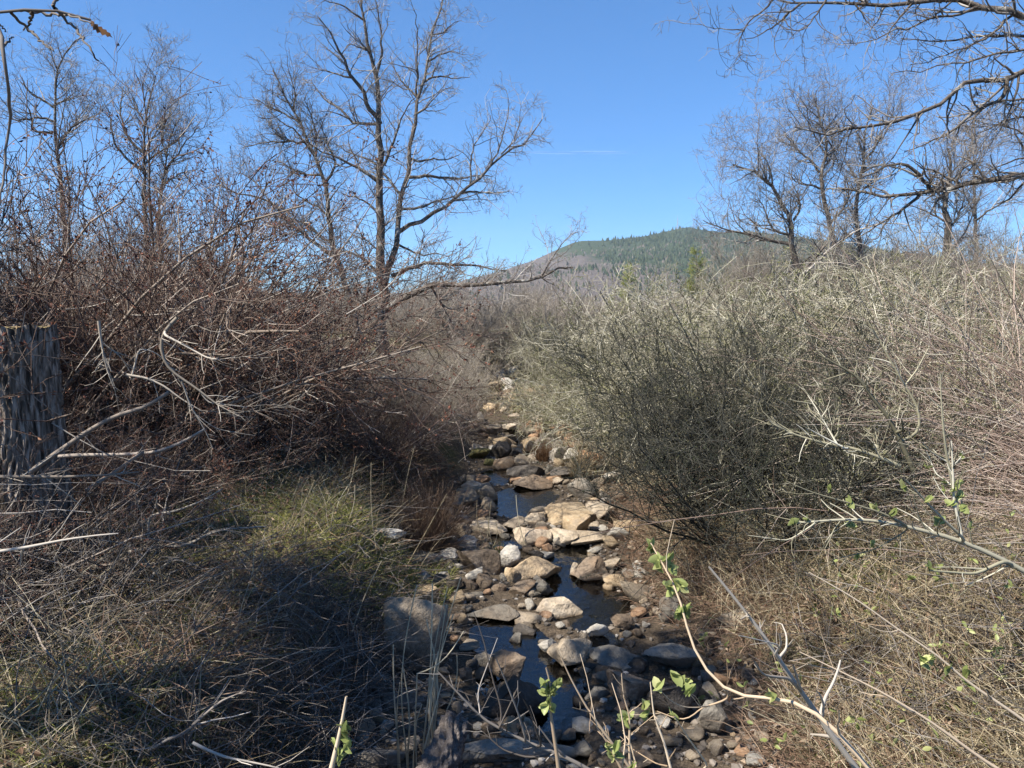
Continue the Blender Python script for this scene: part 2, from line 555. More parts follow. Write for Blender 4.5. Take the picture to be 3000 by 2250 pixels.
# ------------------------------------------------------------------ far mountain with its conifer wood
def ridge_profile(u):
    us = [-600, 300, 900, 1100, 1290, 1358, 1471, 1562, 1652, 1693, 1774, 1878, 1950, 2005, 2050, 2110, 2200, 2350, 2600, 2900, 3300, 3900]
    vs = [905, 900, 888, 875, 846, 822, 793, 764, 723, 708, 707, 696, 680, 668, 677, 684, 682, 700, 740, 790, 830, 880]
    return np.interp(u, us, vs)


MD = 2600.0
mu = np.linspace(-600, 3900, 220)
mt = np.linspace(0, 1, 46)
MU, MT = np.meshgrid(mu, mt)
peak = np.maximum((850 - ridge_profile(MU)) / F * MD + 2.5, -8)
MX = (MU - 1500) / F * MD
MY = MD - 1500 * (1 - MT) * 1.0
MX = MX * (.62 + .38 * MT)
shape = MT ** 1.25
rough = noise(MX, MY, .012, 7) * 9 + noise(MX, MY, .03, 8) * 4 + noise(MX, MY, .005, 2) * 14
MZ = -14 + (peak + 14) * shape + rough * np.sin(np.pi * np.clip(MT, 0, 1)) * np.clip((peak + 10) / 80, .15, 1)
# back side so that the mountain is a solid hill
MXb, MYb, MZb = MX[::-1][1:], 2 * MD - MY[::-1][1:], MZ[::-1][1:]
m, nt, b = mat('mountain_woodland')
big = nz(nt, .006, 6, .65); fine = nz(nt, .09, 5, .8)
geo = nt.nodes.new('ShaderNodeNewGeometry'); sx = nt.nodes.new('ShaderNodeSeparateXYZ')
nt.links.new(geo.outputs['Position'], sx.inputs[0])
brown = ramp(nt, fine, [(.3, (.065, .055, .048)), (.55, (.125, .105, .092)), (.75, (.165, .142, .12))])
green = ramp(nt, fine, [(.3, (.022, .036, .018)), (.6, (.05, .072, .032)), (.8, (.10, .11, .055))])
ad = nt.nodes.new('ShaderNodeMath'); ad.operation = 'MULTIPLY_ADD'; ad.inputs[1].default_value = 500
nt.links.new(big, ad.inputs[0]); nt.links.new(sx.outputs['X'], ad.inputs[2])
hz_ = nt.nodes.new('ShaderNodeMath'); hz_.operation = 'MULTIPLY_ADD'; hz_.inputs[1].default_value = 2.2
nt.links.new(sx.outputs['Z'], hz_.inputs[0]); nt.links.new(ad.outputs[0], hz_.inputs[2])
mr = nt.nodes.new('ShaderNodeMapRange'); mr.inputs['From Min'].default_value = 600; mr.inputs['From Max'].default_value = 680
nt.links.new(hz_.outputs[0], mr.inputs['Value'])
nt.links.new(mixc(nt, mr.outputs[0], brown, green), b.inputs['Base Color'])
bump(nt, b, fine, 1.0, 6)
mountain = grid_mesh('mountain', np.concatenate([MX, MXb]), np.concatenate([MY, MYb]), np.concatenate([MZ, MZb]), m)
tag(mountain, 'distant wooded mountain on the horizon', 'mountain', kind='structure')

rng = np.random.default_rng(11)


def cones(name, C, H, Rr, m, label, cat):
    """conifers seen from kilometres away: tapered six-sided crowns with a ragged skirt"""
    N = len(C); S = 5
    th = np.arange(S) * 2 * math.pi / S
    a = th[None] + rng.uniform(0, 6.28, N)[:, None]
    jit = rng.uniform(.7, 1.25, (N, S))
    low = np.stack([np.cos(a) * Rr[:, None] * jit, np.sin(a) * Rr[:, None] * jit, np.zeros((N, S)) + H[:, None] * .08], -1) + C[:, None]
    midr = np.stack([np.cos(a + .5) * Rr[:, None] * .55 * jit, np.sin(a + .5) * Rr[:, None] * .55 * jit, np.zeros((N, S)) + H[:, None] * .5], -1) + C[:, None]
    top = (C + np.stack([0 * H, 0 * H, H], -1))[:, None]
    V = np.concatenate([low, midr, top], 1)
    B = np.arange(N)[:, None] * (2 * S + 1)
    f = []
    for s in range(S):
        s2 = (s + 1) % S
        f += [np.stack([B[:, 0] + s, B[:, 0] + s2, B[:, 0] + S + s], -1), np.stack([B[:, 0] + s2, B[:, 0] + S + s2, B[:, 0] + S + s], -1),
              np.stack([B[:, 0] + S + s, B[:, 0] + S + s2, B[:, 0] + 2 * S], -1)]
    o = raw_mesh(name, V.reshape(-1, 3), np.concatenate(f), False, np.repeat(rng.random(N), 2 * S + 1), m)
    return tag(o, label, cat, kind='stuff')


def on_mountain(u, t):
    i = np.clip((u + 600) / 4500 * 219, 0, 218.99); j = np.clip(t * 45, 0, 44.99)
    i0, j0 = i.astype(int), j.astype(int); fi, fj = i - i0, j - j0

    def bl(A): return (A[j0, i0] * (1 - fi) + A[j0, i0 + 1] * fi) * (1 - fj) + (A[j0 + 1, i0] * (1 - fi) + A[j0 + 1, i0 + 1] * fi) * fj
    return np.stack([bl(MX), bl(MY), bl(MZ)], -1)


n = 11500
u = rng.uniform(1350, 3000, n); t = rng.uniform(.15, 1.0, n)
p = on_mountain(u, t)
edge = 1660 + 190 * (1 - t) + 110 * noise(p[:, 0], p[:, 1], .008, 3) + 60 * noise(p[:, 0], p[:, 1], .03, 6)
keep = (u > edge) & (rng.random(n) < .92) | (rng.random(n) < .06)
p = p[keep]; H = rng.uniform(7, 15, len(p)) * (.7 + .5 * rng.random(len(p)))
M['conifer'] = twig_mat('far_conifer', [(0, (.018, .034, .016)), (.7, (.04, .065, .028)), (1, (.085, .10, .045))])
cones('conifer_wood', p - [0, 0, 1], H, H * .24, M['conifer'], 'far dark green conifer wood covering the mountain', 'conifer wood')
n = 4200
u = rng.uniform(-400, 3100, n); t = rng.uniform(0, .8, n)
p = on_mountain(u, t)
M['bare_wood'] = twig_mat('far_bare_wood', [(0, (.07, .058, .05)), (.7, (.125, .105, .092)), (1, (.08, .085, .05))])
H = rng.uniform(5, 10, n)
cones('bare_wood', p - [0, 0, 1], H, H * .5, M['bare_wood'], 'far purplish bare woodland on the lower mountain slope', 'woodland')
# thin contrail high in the sky
V0c, F0c = None, None
import bmesh
bmc = bmesh.new(); bmesh.ops.create_icosphere(bmc, subdivisions=4, radius=1.0)
V0c = np.array([v.co[:] for v in bmc.verts]); F0c = np.array([[v.index for v in f.verts] for f in bmc.faces]); bmc.free()
ca, cb = at(1540, 446, 6500), at(1870, 448, 6500)
m, nt, b = mat('contrail_ice')
b.inputs['Base Color'].default_value = (.9, .9, .9, 1); b.inputs['Roughness'].default_value = 1
tcx = nt.nodes.new('ShaderNodeTexCoord'); mp = nt.nodes.new('ShaderNodeMapping'); mp.inputs['Scale'].default_value = (.006, .02, .03)
nt.links.new(tcx.outputs['Object'], mp.inputs[0]); tn = nt.nodes.new('ShaderNodeTexNoise'); tn.inputs['Detail'].default_value = 4; tn.inputs['Scale'].default_value = 1
nt.links.new(mp.outputs[0], tn.inputs['Vector'])
mrc = nt.nodes.new('ShaderNodeMapRange'); mrc.inputs['From Min'].default_value = .35; mrc.inputs['From Max'].default_value = .75; mrc.inputs['To Max'].default_value = .10
nt.links.new(tn.outputs['Fac'], mrc.inputs['Value']); nt.links.new(mrc.outputs[0], b.inputs['Alpha'])
ct = raw_mesh('contrail', V0c * np.array([np.linalg.norm(cb - ca) / 2, 30, 12]), F0c, True, None, m)
ct.location = (ca + cb) / 2
tag(ct, 'faint white contrail streak in the blue sky above the mountain', 'contrail')
# mast on the summit
pm = on_mountain(np.array([1976.0]), np.array([.995]))[0]
mast = empty('radio_mast', pm); tag(mast, 'thin white radio mast on the mountain summit', 'mast')
T = Tubes(rng, 4)
for a in range(3):
    c = np.array([math.cos(a * 2.1), math.sin(a * 2.1), 0])
    T.add(np.array([c * 2.2 - [0, 0, 3], c * .5 + [0, 0, 34]]), np.array([.5, .4]), [.9])
T.build('tower', M['pale_wood'], mast)
T = Tubes(rng, 4); T.add(np.array([[0, 0, 30.0], [0, 0, 46]]), np.array([.5, .25]), [1.0]); T.build('antenna', M['pale_wood'], mast)

# ------------------------------------------------------------------ trees traced from the photograph
LB = 14


def build_tree(name, label, cat, group, seed, trunk, limbs, Y, r0, z1=(600, 0, .6027), sub=(130, (.5, 1.6)), twig=(900, (.25, .8)), tw2=(2600, (.08, .35)),
               rl=.5, drift=.35, mats=('bark', 'oak_twig'), up=.06, rt=.0035, base=None, extra_limbs=0, ext_len=(1.5, 3.0), wig=.16):
    """trunk and limbs are lists of points in a zoomed view (ox, oy, scale); depth follows the limb each one leaves"""
    rng = np.random.default_rng(seed)
    ox, oy, s = z1
    rad = []

    def conv(pts, dep): return np.array([at(ox + px * s, oy + py * s, d) for (px, py), d in zip(pts, dep)])
    tr = conv(trunk, np.full(len(trunk), Y))
    foot = tr[0].copy()
    gz = tz(foot[0], foot[1])
    if foot[2] > gz - .1:
        tr = np.concatenate([[[foot[0] + .03, foot[1], gz - .15]], tr])
    root = empty(name, (tr[0][0], tr[0][1], gz)); tag(root, label, cat, group)
    org = np.array(root.location)
    P0 = resample(tr, 22)
    P0[1:-1] += rng.normal(size=(20, 3)) * r0 * .18
    R0 = r0 * (np.linspace(1.15, .16, 22))
    R0[:2] *= 1.2
    t = Tubes(rng, 8); t.add(P0 - org, R0, [.4]); t.build('trunk', M[mats[0]], root)
    allP, allR = [P0], [R0]
    px_pts = [(np.array(trunk, float), np.full(len(trunk), Y), np.interp(np.linspace(0, 1, len(trunk)), np.linspace(0, 1, 22), R0))]
    for l in limbs:
        rfix = None
        if np.isscalar(l[0]): rfix, l = l[0], l[1:]
        l = np.array(l, float)
        best = None
        for (pp, dd, rr) in px_pts:
            q = np.concatenate([pp[:-1] + (pp[1:] - pp[:-1]) * f for f in np.linspace(0, .9, 8)] + [pp[-1:]])
            qd = np.concatenate([dd[:-1] + (dd[1:] - dd[:-1]) * f for f in np.linspace(0, .9, 8)] + [dd[-1:]])
            qr = np.concatenate([rr[:-1] + (rr[1:] - rr[:-1]) * f for f in np.linspace(0, .9, 8)] + [rr[-1:]])
            k = np.argmin(((q - l[0]) ** 2).sum(1)); d2 = ((q[k] - l[0]) ** 2).sum()
            if best is None or d2 < best[0]: best = (d2, qd[k], qr[k], q[k])
        d0, rr0 = best[1], min(best[2] * .8, r0 * rl)
        seg = np.concatenate([[0], np.cumsum(np.linalg.norm(np.diff(l, axis=0), axis=1))]) * s / F * Y
        rr0 = max(min(rr0, .010 + seg[-1] * .016), rt * 2)
        if rfix: rr0 = rfix
        dep = d0 + seg * rng.uniform(-1, 1) * drift
        l2 = np.concatenate([[best[3]], l]); dep2 = np.concatenate([[d0], dep])
        P = resample(conv(l2, dep2), LB)
        ln = np.linalg.norm(P[-1] - P[0])
        P[1:-1] += rng.normal(size=(LB - 2, 3)) * min(ln * .008, .03)
        R = rr0 * np.linspace(1, .2, LB)
        t = Tubes(rng, 6); t.add(P - org, R, [.5]); t.build('limb', M[mats[0]], root)
        allP.append(resample(P, 22)); allR.append(np.interp(np.linspace(0, 1, 22), np.linspace(0, 1, LB), R))
        px_pts.append((l2, dep2, np.interp(np.linspace(0, 1, len(l2)), np.linspace(0, 1, LB), R)))
    A, AR = np.stack(allP), np.stack(allR)
    if extra_limbs:
        EP, ER = grow(rng, A, AR, extra_limbs, .25, .9, ext_len, (.6, 1.2), LB, wig * .8, up, .55, .03, .2, rt * 1.5)
        for e, er in zip(EP, ER): Tubes(rng, 5).add(e - org, er).build('limb', M[mats[1]], root)
        A = np.concatenate([A, np.stack([resample(e, 22) for e in EP])]); AR = np.concatenate([AR, np.stack([np.interp(np.linspace(0, 1, 22), np.linspace(0, 1, LB), r) for r in ER])])
    B, BR = grow(rng, A, AR, sub[0], .18, 1.0, sub[1], (.5, 1.15), 8, wig, up, .6, .014, .3, rt)
    C, CR = grow(rng, np.concatenate([resample_many(A, 8), B]), np.concatenate([AR[:, ::3][:, :8], BR]), twig[0], .15, 1.0, twig[1], (.6, 1.4), 5, wig * 1.6, up, .6, .006, .4, rt * .8)
    D, DR = grow(rng, C, CR, tw2[0], .2, 1.0, tw2[1], (.6, 1.5), 2, wig * 1.2, up, .75, .004, .5, rt * .7)
    t = Tubes(rng, 3)
    t.add(B - org, BR, sides=4); t.add(C - org, CR); t.add(D - org, DR)
    t.build('crown', M[mats[1]], root)
    return root


def resample_many(A, K):
    return np.stack([resample(a, K) for a in A])


CT = [
    [(880, 1420), (905, 1360), (922, 1290), (925, 1200), (935, 1100), (945, 1000), (965, 920), (985, 830), (1000, 750), (1015, 680), (1020, 600), (1022, 520), (1030, 470), (1060, 400), (1080, 320), (1100, 220), (1115, 140), (1130, 60), (1160, 0), (1170, -60)],
    [(1025, 470), (1030, 380), (1040, 280), (1030, 180), (1025, 60), (1000, 0)],
    [(870, 1510), (920, 1470), (1000, 1430), (1080, 1395), (1150, 1370), (1210, 1365), (1260, 1390), (1350, 1390), (1450, 1375), (1560, 1375), (1620, 1345), (1690, 1320), (1790, 1300)],
    [(1640, 1340), (1690, 1250), (1730, 1190), (1780, 1140), (1820, 1125)],
    [(1630, 1345), (1680, 1380), (1720, 1390)],
    [(1100, 1400), (1150, 1480), (1200, 1560), (1240, 1640)],
    [(920, 1345), (960, 1320), (1020, 1290), (1100, 1275), (1180, 1280), (1260, 1295), (1330, 1290), (1400, 1305), (1470, 1315)],
    [(940, 1190), (1000, 1220), (1060, 1240), (1130, 1230), (1190, 1250)],
    [(930, 1130), (990, 1100), (1050, 1060), (1120, 1030), (1200, 990), (1250, 940), (1290, 900), (1340, 850), (1390, 800), (1440, 750), (1500, 730), (1560, 690), (1600, 620), (1640, 580)],
    [(945, 1020), (1000, 1015), (1080, 1000), (1130, 975), (1200, 960), (1250, 940)],
    [(1390, 800), (1440, 700), (1470, 600), (1480, 500), (1455, 420)],
    [(1440, 750), (1500, 690), (1530, 600), (1535, 500)],
    [(1250, 940), (1300, 930), (1400, 940), (1480, 930)],
    [(1290, 900), (1290, 790), (1300, 720), (1350, 650), (1390, 560)],
    [(985, 865), (1060, 858), (1120, 855), (1180, 868), (1240, 870), (1300, 850), (1400, 860)],
    [(1000, 770), (1050, 790), (1110, 770), (1180, 780), (1250, 740)],
    [(850, 1110), (890, 1090), (920, 1050), (940, 1000)],
    [(862, 830), (900, 740), (920, 680), (940, 620), (960, 560), (1000, 500), (1030, 470)],
    [(945, 950), (900, 880), (870, 830), (820, 790), (760, 760), (700, 740), (630, 700)],
    [(845, 890), (800, 850), (740, 810), (680, 780), (600, 750), (540, 720), (490, 680)],
    [(838, 1030), (800, 990), (740, 960), (680, 945), (620, 930)],
    [(835, 1210), (790, 1170), (740, 1150), (690, 1130)],
    [(845, 1340), (790, 1270), (740, 1235), (680, 1225), (600, 1220), (540, 1225)],
    [(848, 600), (800, 520), (750, 430), (700, 330), (660, 260), (620, 180), (580, 110), (550, 80)],
    [(720, 380), (640, 360), (580, 340), (520, 330)],
    [(848, 610), (780, 605), (720, 600), (680, 550), (620, 510), (560, 460), (520, 400)],
    [(838, 380), (860, 250), (855, 150), (845, 60), (830, 0)],
    [(798, 250), (750, 230), (700, 210), (680, 240)],
    [(778, 100), (720, 60), (660, 20), (600, 10), (550, -10)],
    [(1085, 300), (1150, 260), (1210, 250), (1260, 265)],
    [(1060, 400), (1130, 370), (1210, 380), (1290, 375)],
    [(1110, 170), (1160, 160), (1210, 110), (1250, 100)],
    [(1030, 470), (960, 400), (920, 330), (900, 270)],
    [(1022, 560), (1080, 520), (1140, 450), (1200, 420)],
]
build_tree('oak_tree', 'tall bare oak with forked lichen-spotted trunk, standing centre left against the sky', 'tree', None, 3,
           [(855, 1660), (858, 1560), (862, 1470), (868, 1420), (855, 1330), (850, 1230), (850, 1100), (848, 980), (850, 880), (858, 760), (855, 620), (850, 500), (848, 420), (828, 350), (800, 260), (785, 180), (775, 90), (770, 0), (765, -60)],
           CT, 17.0, .112, sub=(330, (.45, 1.35)), twig=(2400, (.15, .5)), tw2=(7000, (.07, .24)), rl=.7, up=.04, wig=.19, rt=.0045)
build_tree('oak_tree', 'slim bare oak leaning left just behind the tall forked oak', 'tree', None, 4,
           [(735, 1560), (712, 1480), (690, 1420), (665, 1330), (640, 1250), (615, 1170), (605, 1080), (600, 980), (590, 900), (565, 850), (540, 760), (500, 680), (465, 600), (430, 540), (390, 470), (350, 390), (330, 340)],
           [[(605, 1060), (560, 1010), (500, 980), (450, 950), (400, 880)],
            [(640, 1250), (580, 1220), (520, 1180), (460, 1120), (380, 1060), (320, 980), (250, 960), (150, 940), (60, 890)],
            [(540, 760), (480, 690), (450, 640), (380, 600), (300, 540)], [(590, 900), (640, 800), (600, 700), (560, 600)],
            [(565, 850), (500, 850), (430, 830), (380, 790), (300, 780)], [(620, 1190), (560, 1150), (500, 1090), (440, 1070), (350, 1050)],
            [(330, 1000), (260, 900), (200, 850), (120, 830)], [(465, 600), (400, 560), (320, 520), (230, 470)], [(500, 690), (400, 690), (300, 690), (180, 720)],
            [(430, 540), (440, 450), (420, 380), (400, 300)], [(600, 980), (660, 900), (700, 860)], [(540, 760), (540, 660), (520, 560), (480, 470)]],
           19.5, .085, sub=(230, (.5, 1.4)), twig=(1700, (.2, .6)), tw2=(5000, (.08, .28)), rl=.6, wig=.22, rt=.0045)
ZR = (2000, 0, 1 / 1.843)
GR = 'bare oaks on the right skyline'
build_tree('oak_tree', 'crooked dark bare oak leaning left, leftmost on the right skyline', 'tree', GR, 5,
           [(655, 1600), (650, 1560), (620, 1450), (590, 1330), (580, 1260), (600, 1190), (570, 1140), (530, 1080), (490, 1010), (440, 950), (360, 920), (270, 890)],
           [[(580, 1270), (500, 1250), (460, 1190), (430, 1100), (390, 1040)], [(590, 1320), (480, 1300), (380, 1260), (250, 1250), (110, 1190)], [(600, 1190), (640, 1120), (620, 1040), (580, 960)],
            [(490, 1010), (470, 900), (430, 830)], [(620, 1440), (700, 1380), (760, 1330)], [(500, 1250), (400, 1220), (330, 1150), (290, 1070)]],
           15.5, .085, ZR, sub=(210, (.5, 1.3)), twig=(1500, (.18, .55)), tw2=(3200, (.08, .28)), rl=.6, extra_limbs=6, wig=.24)
build_tree('oak_tree', 'bare oak with the tallest crown on the right skyline', 'tree', GR, 6,
           [(835, 1480), (830, 1400), (820, 1300), (780, 1150), (750, 1020), (740, 930), (770, 850), (780, 760), (760, 700), (735, 620), (710, 530)],
           [[(740, 930), (700, 870), (640, 830), (580, 770), (540, 700)], [(790, 760), (820, 830), (810, 920)], [(750, 1020), (680, 1000), (600, 980), (560, 900)], [(765, 710), (820, 640), (850, 580)],
            [(770, 850), (840, 800), (880, 720)], [(740, 640), (690, 600), (650, 560)], [(800, 1200), (870, 1130), (900, 1050), (880, 920)]],
           18.0, .085, ZR, sub=(210, (.5, 1.3)), twig=(1500, (.18, .55)), tw2=(3200, (.1, .3)), rl=.6, extra_limbs=6, wig=.24)
build_tree('oak_tree', 'bare oak with upright fork right of the tallest skyline crown', 'tree', GR, 7,
           [(965, 1450), (960, 1350), (935, 1150), (950, 1000), (990, 860), (980, 740), (1000, 640), (1030, 570)],
           [[(990, 860), (1050, 780), (1090, 690), (1110, 600)], [(950, 1000), (900, 900), (870, 850)], [(985, 780), (940, 720), (920, 660)], [(945, 1050), (1030, 980), (1090, 900)]],
           18.8, .075, ZR, sub=(210, (.5, 1.3)), twig=(1500, (.18, .55)), tw2=(3200, (.1, .3)), rl=.6, extra_limbs=6, wig=.24)
build_tree('oak_tree', 'broad bare oak with ivy-thick trunk behind the overhanging limb at right', 'tree', GR, 8,
           [(1420, 1500), (1420, 1400), (1430, 1250), (1420, 1100), (1440, 950), (1430, 800)],
           [[(1430, 1250), (1500, 1150), (1520, 1060), (1560, 1000)], [(1425, 1100), (1350, 1000), (1320, 900), (1310, 830)], [(1440, 950), (1500, 880), (1540, 800)], [(1420, 1200), (1300, 1130), (1200, 1100)]],
           20.0, .13, ZR, sub=(210, (.5, 1.3)), twig=(1500, (.18, .55)), tw2=(3200, (.1, .3)), rl=.5, extra_limbs=8)
build_tree('oak_tree', 'slender upright bare tree nearest the right edge of the skyline', 'tree', GR, 9,
           [(1590, 1450), (1580, 1250), (1575, 1000), (1570, 800), (1560, 690)],
           [[(1575, 1000), (1640, 940), (1700, 870)], [(1572, 900), (1530, 830), (1520, 760)], [(1580, 1200), (1660, 1130), (1760, 1080), (1830, 1010)]],
           22.0, .07, ZR, sub=(210, (.5, 1.3)), twig=(1500, (.18, .55)), tw2=(3200, (.1, .3)), rl=.6, extra_limbs=8)
ZL = (0, 0, .452)
GL = 'bare trees behind the left thicket'
build_tree('bare_tree', 'bare tree with tall crooked leader above the far left thicket', 'tree', GL, 10,
           [(410, 1400), (400, 1250), (380, 1000), (340, 880), (345, 760), (365, 680), (350, 560), (370, 450), (385, 370), (440, 310), (490, 260)],
           [[(365, 680), (430, 640), (500, 590)], [(350, 700), (300, 660), (200, 610), (130, 490)], [(345, 780), (250, 760), (120, 780), (20, 740)], [(380, 960), (440, 850), (540, 780), (640, 740)],
            [(370, 450), (330, 350), (310, 350)], [(345, 860), (210, 850), (200, 720), (130, 640)]],
           13.0, .055, ZL, sub=(120, (.4, 1.0)), twig=(850, (.15, .45)), tw2=(2000, (.08, .26)), rl=.6, extra_limbs=5, ext_len=(1, 2))
build_tree('bare_tree', 'bare tree with rounded fan crown left of the open sky gap', 'tree', GL, 12,
           [(940, 1400), (935, 1250), (930, 1100), (935, 980), (930, 880), (940, 780), (950, 680), (980, 600), (1010, 490)],
           [[(935, 990), (860, 930), (800, 850), (780, 700), (800, 560)], [(940, 960), (1000, 880), (1050, 800), (1100, 740)], [(930, 1080), (1000, 1000), (1080, 960), (1200, 880)], [(940, 800), (880, 700), (850, 600)],
            [(932, 1100), (830, 1050), (740, 920), (700, 700)]],
           15.0, .055, ZL, sub=(120, (.4, 1.0)), twig=(850, (.15, .45)), tw2=(2000, (.08, .28)), rl=.6, extra_limbs=5, ext_len=(1, 2.2))
build_tree('bare_tree', 'low bare tree leaning right at the edge of the open sky gap', 'tree', GL, 13,
           [(1020, 1450), (1040, 1250), (1060, 1150), (1080, 1000), (1100, 850), (1170, 760)],
           [[(1060, 1130), (1130, 1030), (1220, 900), (1290, 820)], [(1080, 1000), (1040, 900), (1060, 800)], [(1050, 1200), (1150, 1130), (1260, 1100)]],
           15.6, .045, ZL, sub=(120, (.4, 1.0)), twig=(850, (.15, .45)), tw2=(2000, (.08, .26)), rl=.6, extra_limbs=4, ext_len=(1, 2))
# overhanging oak, trunk beyond the right edge
OV = [
    [0.0383, (2265, 940), (2100, 925), (1935, 930), (1840, 945), (1660, 980), (1475, 1018), (1355, 1032), (1180, 1055), (1030, 1045), (885, 1030), (775, 1018)],
    [0.0209, (1336, 1028), (1290, 950), (1216, 894), (1142, 881), (1050, 921), (921, 977)],
    [0.0181, (1290, 1050), (1216, 1115), (1106, 1180), (995, 1253), (921, 1290)],
    [0.0292, (2190, 420), (2060, 350), (1935, 350), (1840, 369), (1751, 409), (1659, 461), (1567, 479), (1474, 472), (1400, 494), (1345, 571), (1290, 617), (1143, 654), (921, 710), (774, 719), (608, 686)],
    [0.0195, (1751, 415), (1755, 470), (1747, 525), (1640, 571), (1530, 627), (1474, 691), (1400, 737), (1290, 792), (1198, 820)],
    [0.0167, (2200, 560), (1935, 535), (1840, 540), (1747, 535), (1650, 560), (1540, 640), (1460, 720)],
    [0.0335, (2150, 80), (2050, 80), (1935, 74), (1825, 70), (1732, 65), (1622, 33), (1474, 9), (1290, 0), (1106, 15), (921, 9), (774, 0), (627, 18), (553, 6), (461, -15)],
    [0.0126, (640, 15), (571, 74), (498, 138), (405, 194), (320, 215)], [0.0111, (498, -9), (424, 65), (350, 120), (313, 203), (295, 276), (313, 304)],
    [0.0098, (921, 6), (958, 55), (1014, 147), (1050, 170)], [0.0105, (774, 0), (700, 111), (645, 166), (560, 160)], [0.0070, (313, 160), (200, 155), (140, 150), (75, 118)],
    [0.0181, (2160, 160), (1935, 175), (1840, 190), (1732, 194), (1603, 194), (1474, 217), (1364, 225), (1180, 208)],
    [0.0153, (2180, 260), (1935, 240), (1659, 304), (1474, 341), (1290, 369), (1124, 396)],
    [0.0139, (1825, 65), (1732, 92), (1714, 166), (1622, 221), (1474, 276), (1345, 330), (1230, 350)], [0.0126, (1600, 40), (1474, 80), (1330, 110), (1100, 180), (995, 221), (866, 236)],
    [0.0153, (2230, 700), (1935, 640), (1800, 620), (1650, 700), (1530, 760)], [0.0167, (2250, 850), (1935, 830), (1840, 850), (1700, 900), (1600, 930)], [0.0126, (1935, 750), (1780, 690), (1620, 660)], [0.0126, (1474, 1015), (1500, 920), (1560, 880), (1640, 870)],
]
ov = build_tree('oak_tree', 'lichen-spotted bare oak limbs overhanging from the right edge', 'tree', None, 14,
                [(2350, 1800), (2330, 1500), (2300, 1150), (2260, 930), (2200, 500), (2150, 70), (2100, -300)],
                OV, 7.2, .16, ZR, sub=(260, (.25, .8)), twig=(1400, (.08, .3)), tw2=(2800, (.03, .12)), rl=.42, drift=.3, rt=.0030, up=.0, wig=.21)

# ------------------------------------------------------------------ shrub kinds
def seeds_dir(rng, n, spread, lean=(0, 0)):
    a = rng.uniform(0, 2 * math.pi, n); el = rng.uniform(.15, 1.0, n) ** .7 * spread
    d = np.stack([np.sin(el) * np.cos(a) + lean[0], np.sin(el) * np.sin(a) + lean[1], np.cos(el)], -1)
    base = np.stack([np.cos(a) * rng.uniform(0, .3, n), np.sin(a) * rng.uniform(0, .3, n), np.full(n, -.05)], -1)
    return base, nrm(d)


def shrub_proto(seed, H, nst, spread, nb, ntw, ntl, st_r, mats, nleaf=0, leaf=(.012, .008), bl=(.5, 1.1), tl=(.2, .55), ul=(.06, .22), up=(-.02, .03), wig=(.1, .16),
                lean=(0, 0), r=.0022, leafname='foliage', ang=(.4, 1.1), KC=4):
    rng = np.random.default_rng(seed)
    root = empty('shrub')
    base, d = seeds_dir(rng, nst, spread, lean)
    ln = H * rng.uniform(.75, 1.15, nst) / np.maximum(d[:, 2], .55) ** .4
    S = walk(rng, base, d, ln, 9, wig[0], up[0])
    S[:, :, 2] = np.maximum(S[:, :, 2], .03)
    SR = st_r * rng.uniform(.5, 1.2, nst)[:, None] * np.linspace(1, .22, 9)[None]
    B, BR = grow(rng, S, SR, nb, .12, 1, bl, ang, 6, wig[1], up[1], .6, .01, .3, r * 1.3)
    C, CR = grow(rng, np.concatenate([resample_many(S, 6), B]), np.concatenate([SR[:, [0, 2, 3, 5, 6, 8]], BR]), ntw, .12, 1, tl, ang, KC, wig[1], up[1], .6, .005, .4, r)
    D, DR = grow(rng, C, CR, ntl, .15, 1, ul, ang, 2, wig[1], up[1], .75, .003, .5, r * .8)
    Tubes(rng, 5).add(S, SR).build('stem', M[mats[0]], root)
    t = Tubes(rng, 3); t.add(B, BR).add(C, CR).add(D, DR); t.build('twigs', M[mats[1]], root)
    if nleaf:
        hosts = np.concatenate([D, C[:, [0, -1]]]); hr = np.concatenate([DR, CR[:, [0, -1]]])
        clump = np.sin(hosts[:, 0] @ rng.normal(size=(3, 5)) * 5 + rng.uniform(0, 6, 5)).sum(1) + rng.normal(size=len(hosts)) * .8
        hosts, hr = hosts[clump > .6], hr[clump > .6]
        pos, tan, rad, tt, _ = pick(rng, hosts, hr, nleaf, .3, 1)
        Leaves(rng).add(pos, nrm(tan * .6 + rng.normal(size=(nleaf, 3)) * .7), rng.uniform(.7, 1.3, nleaf) * leaf[0], rng.uniform(.7, 1.3, nleaf) * leaf[1]).build(leafname, M[mats[2]], root)
    return root


RED = [shrub_proto(21 + i, 2.2, 50, 1.25, 650, 3600, 5600, .019, ('red_stem', 'red_twig', 'bud'), 11000, (.020, .012), lean=(.12 * i, 0), leafname='buds', wig=(.09, .15)) for i in range(2)]
GREY = [shrub_proto(31 + i, 1.9, 30, 1.15, 420, 2100, 3800, .023, ('grey_twig', 'grey_twig', 'small_leaf'), 15000, (.023, .013), bl=(.5, 1.3), tl=(.2, .65), ang=(.6, 1.35), wig=(.14, .22), up=(.0, .04), r=.0033) for i in range(2)]
DARK = [shrub_proto(41, 1.8, 30, 1.0, 460, 2900, 4800, .014, ('dark_twig', 'dark_twig', 'dark_leaf'), 16000, (.014, .009), ang=(.6, 1.35), wig=(.12, .2), up=(.02, .06))]
TAN = [shrub_proto(51 + i, 2.2, 36, 1.05, 620, 3600, 5200, .018, ('tan_twig', 'tan_twig', 'tan_leaf'), 5000, (.018, .010), wig=(.12, .18), up=(.02, .05), r=.003, KC=3) for i in range(2)]
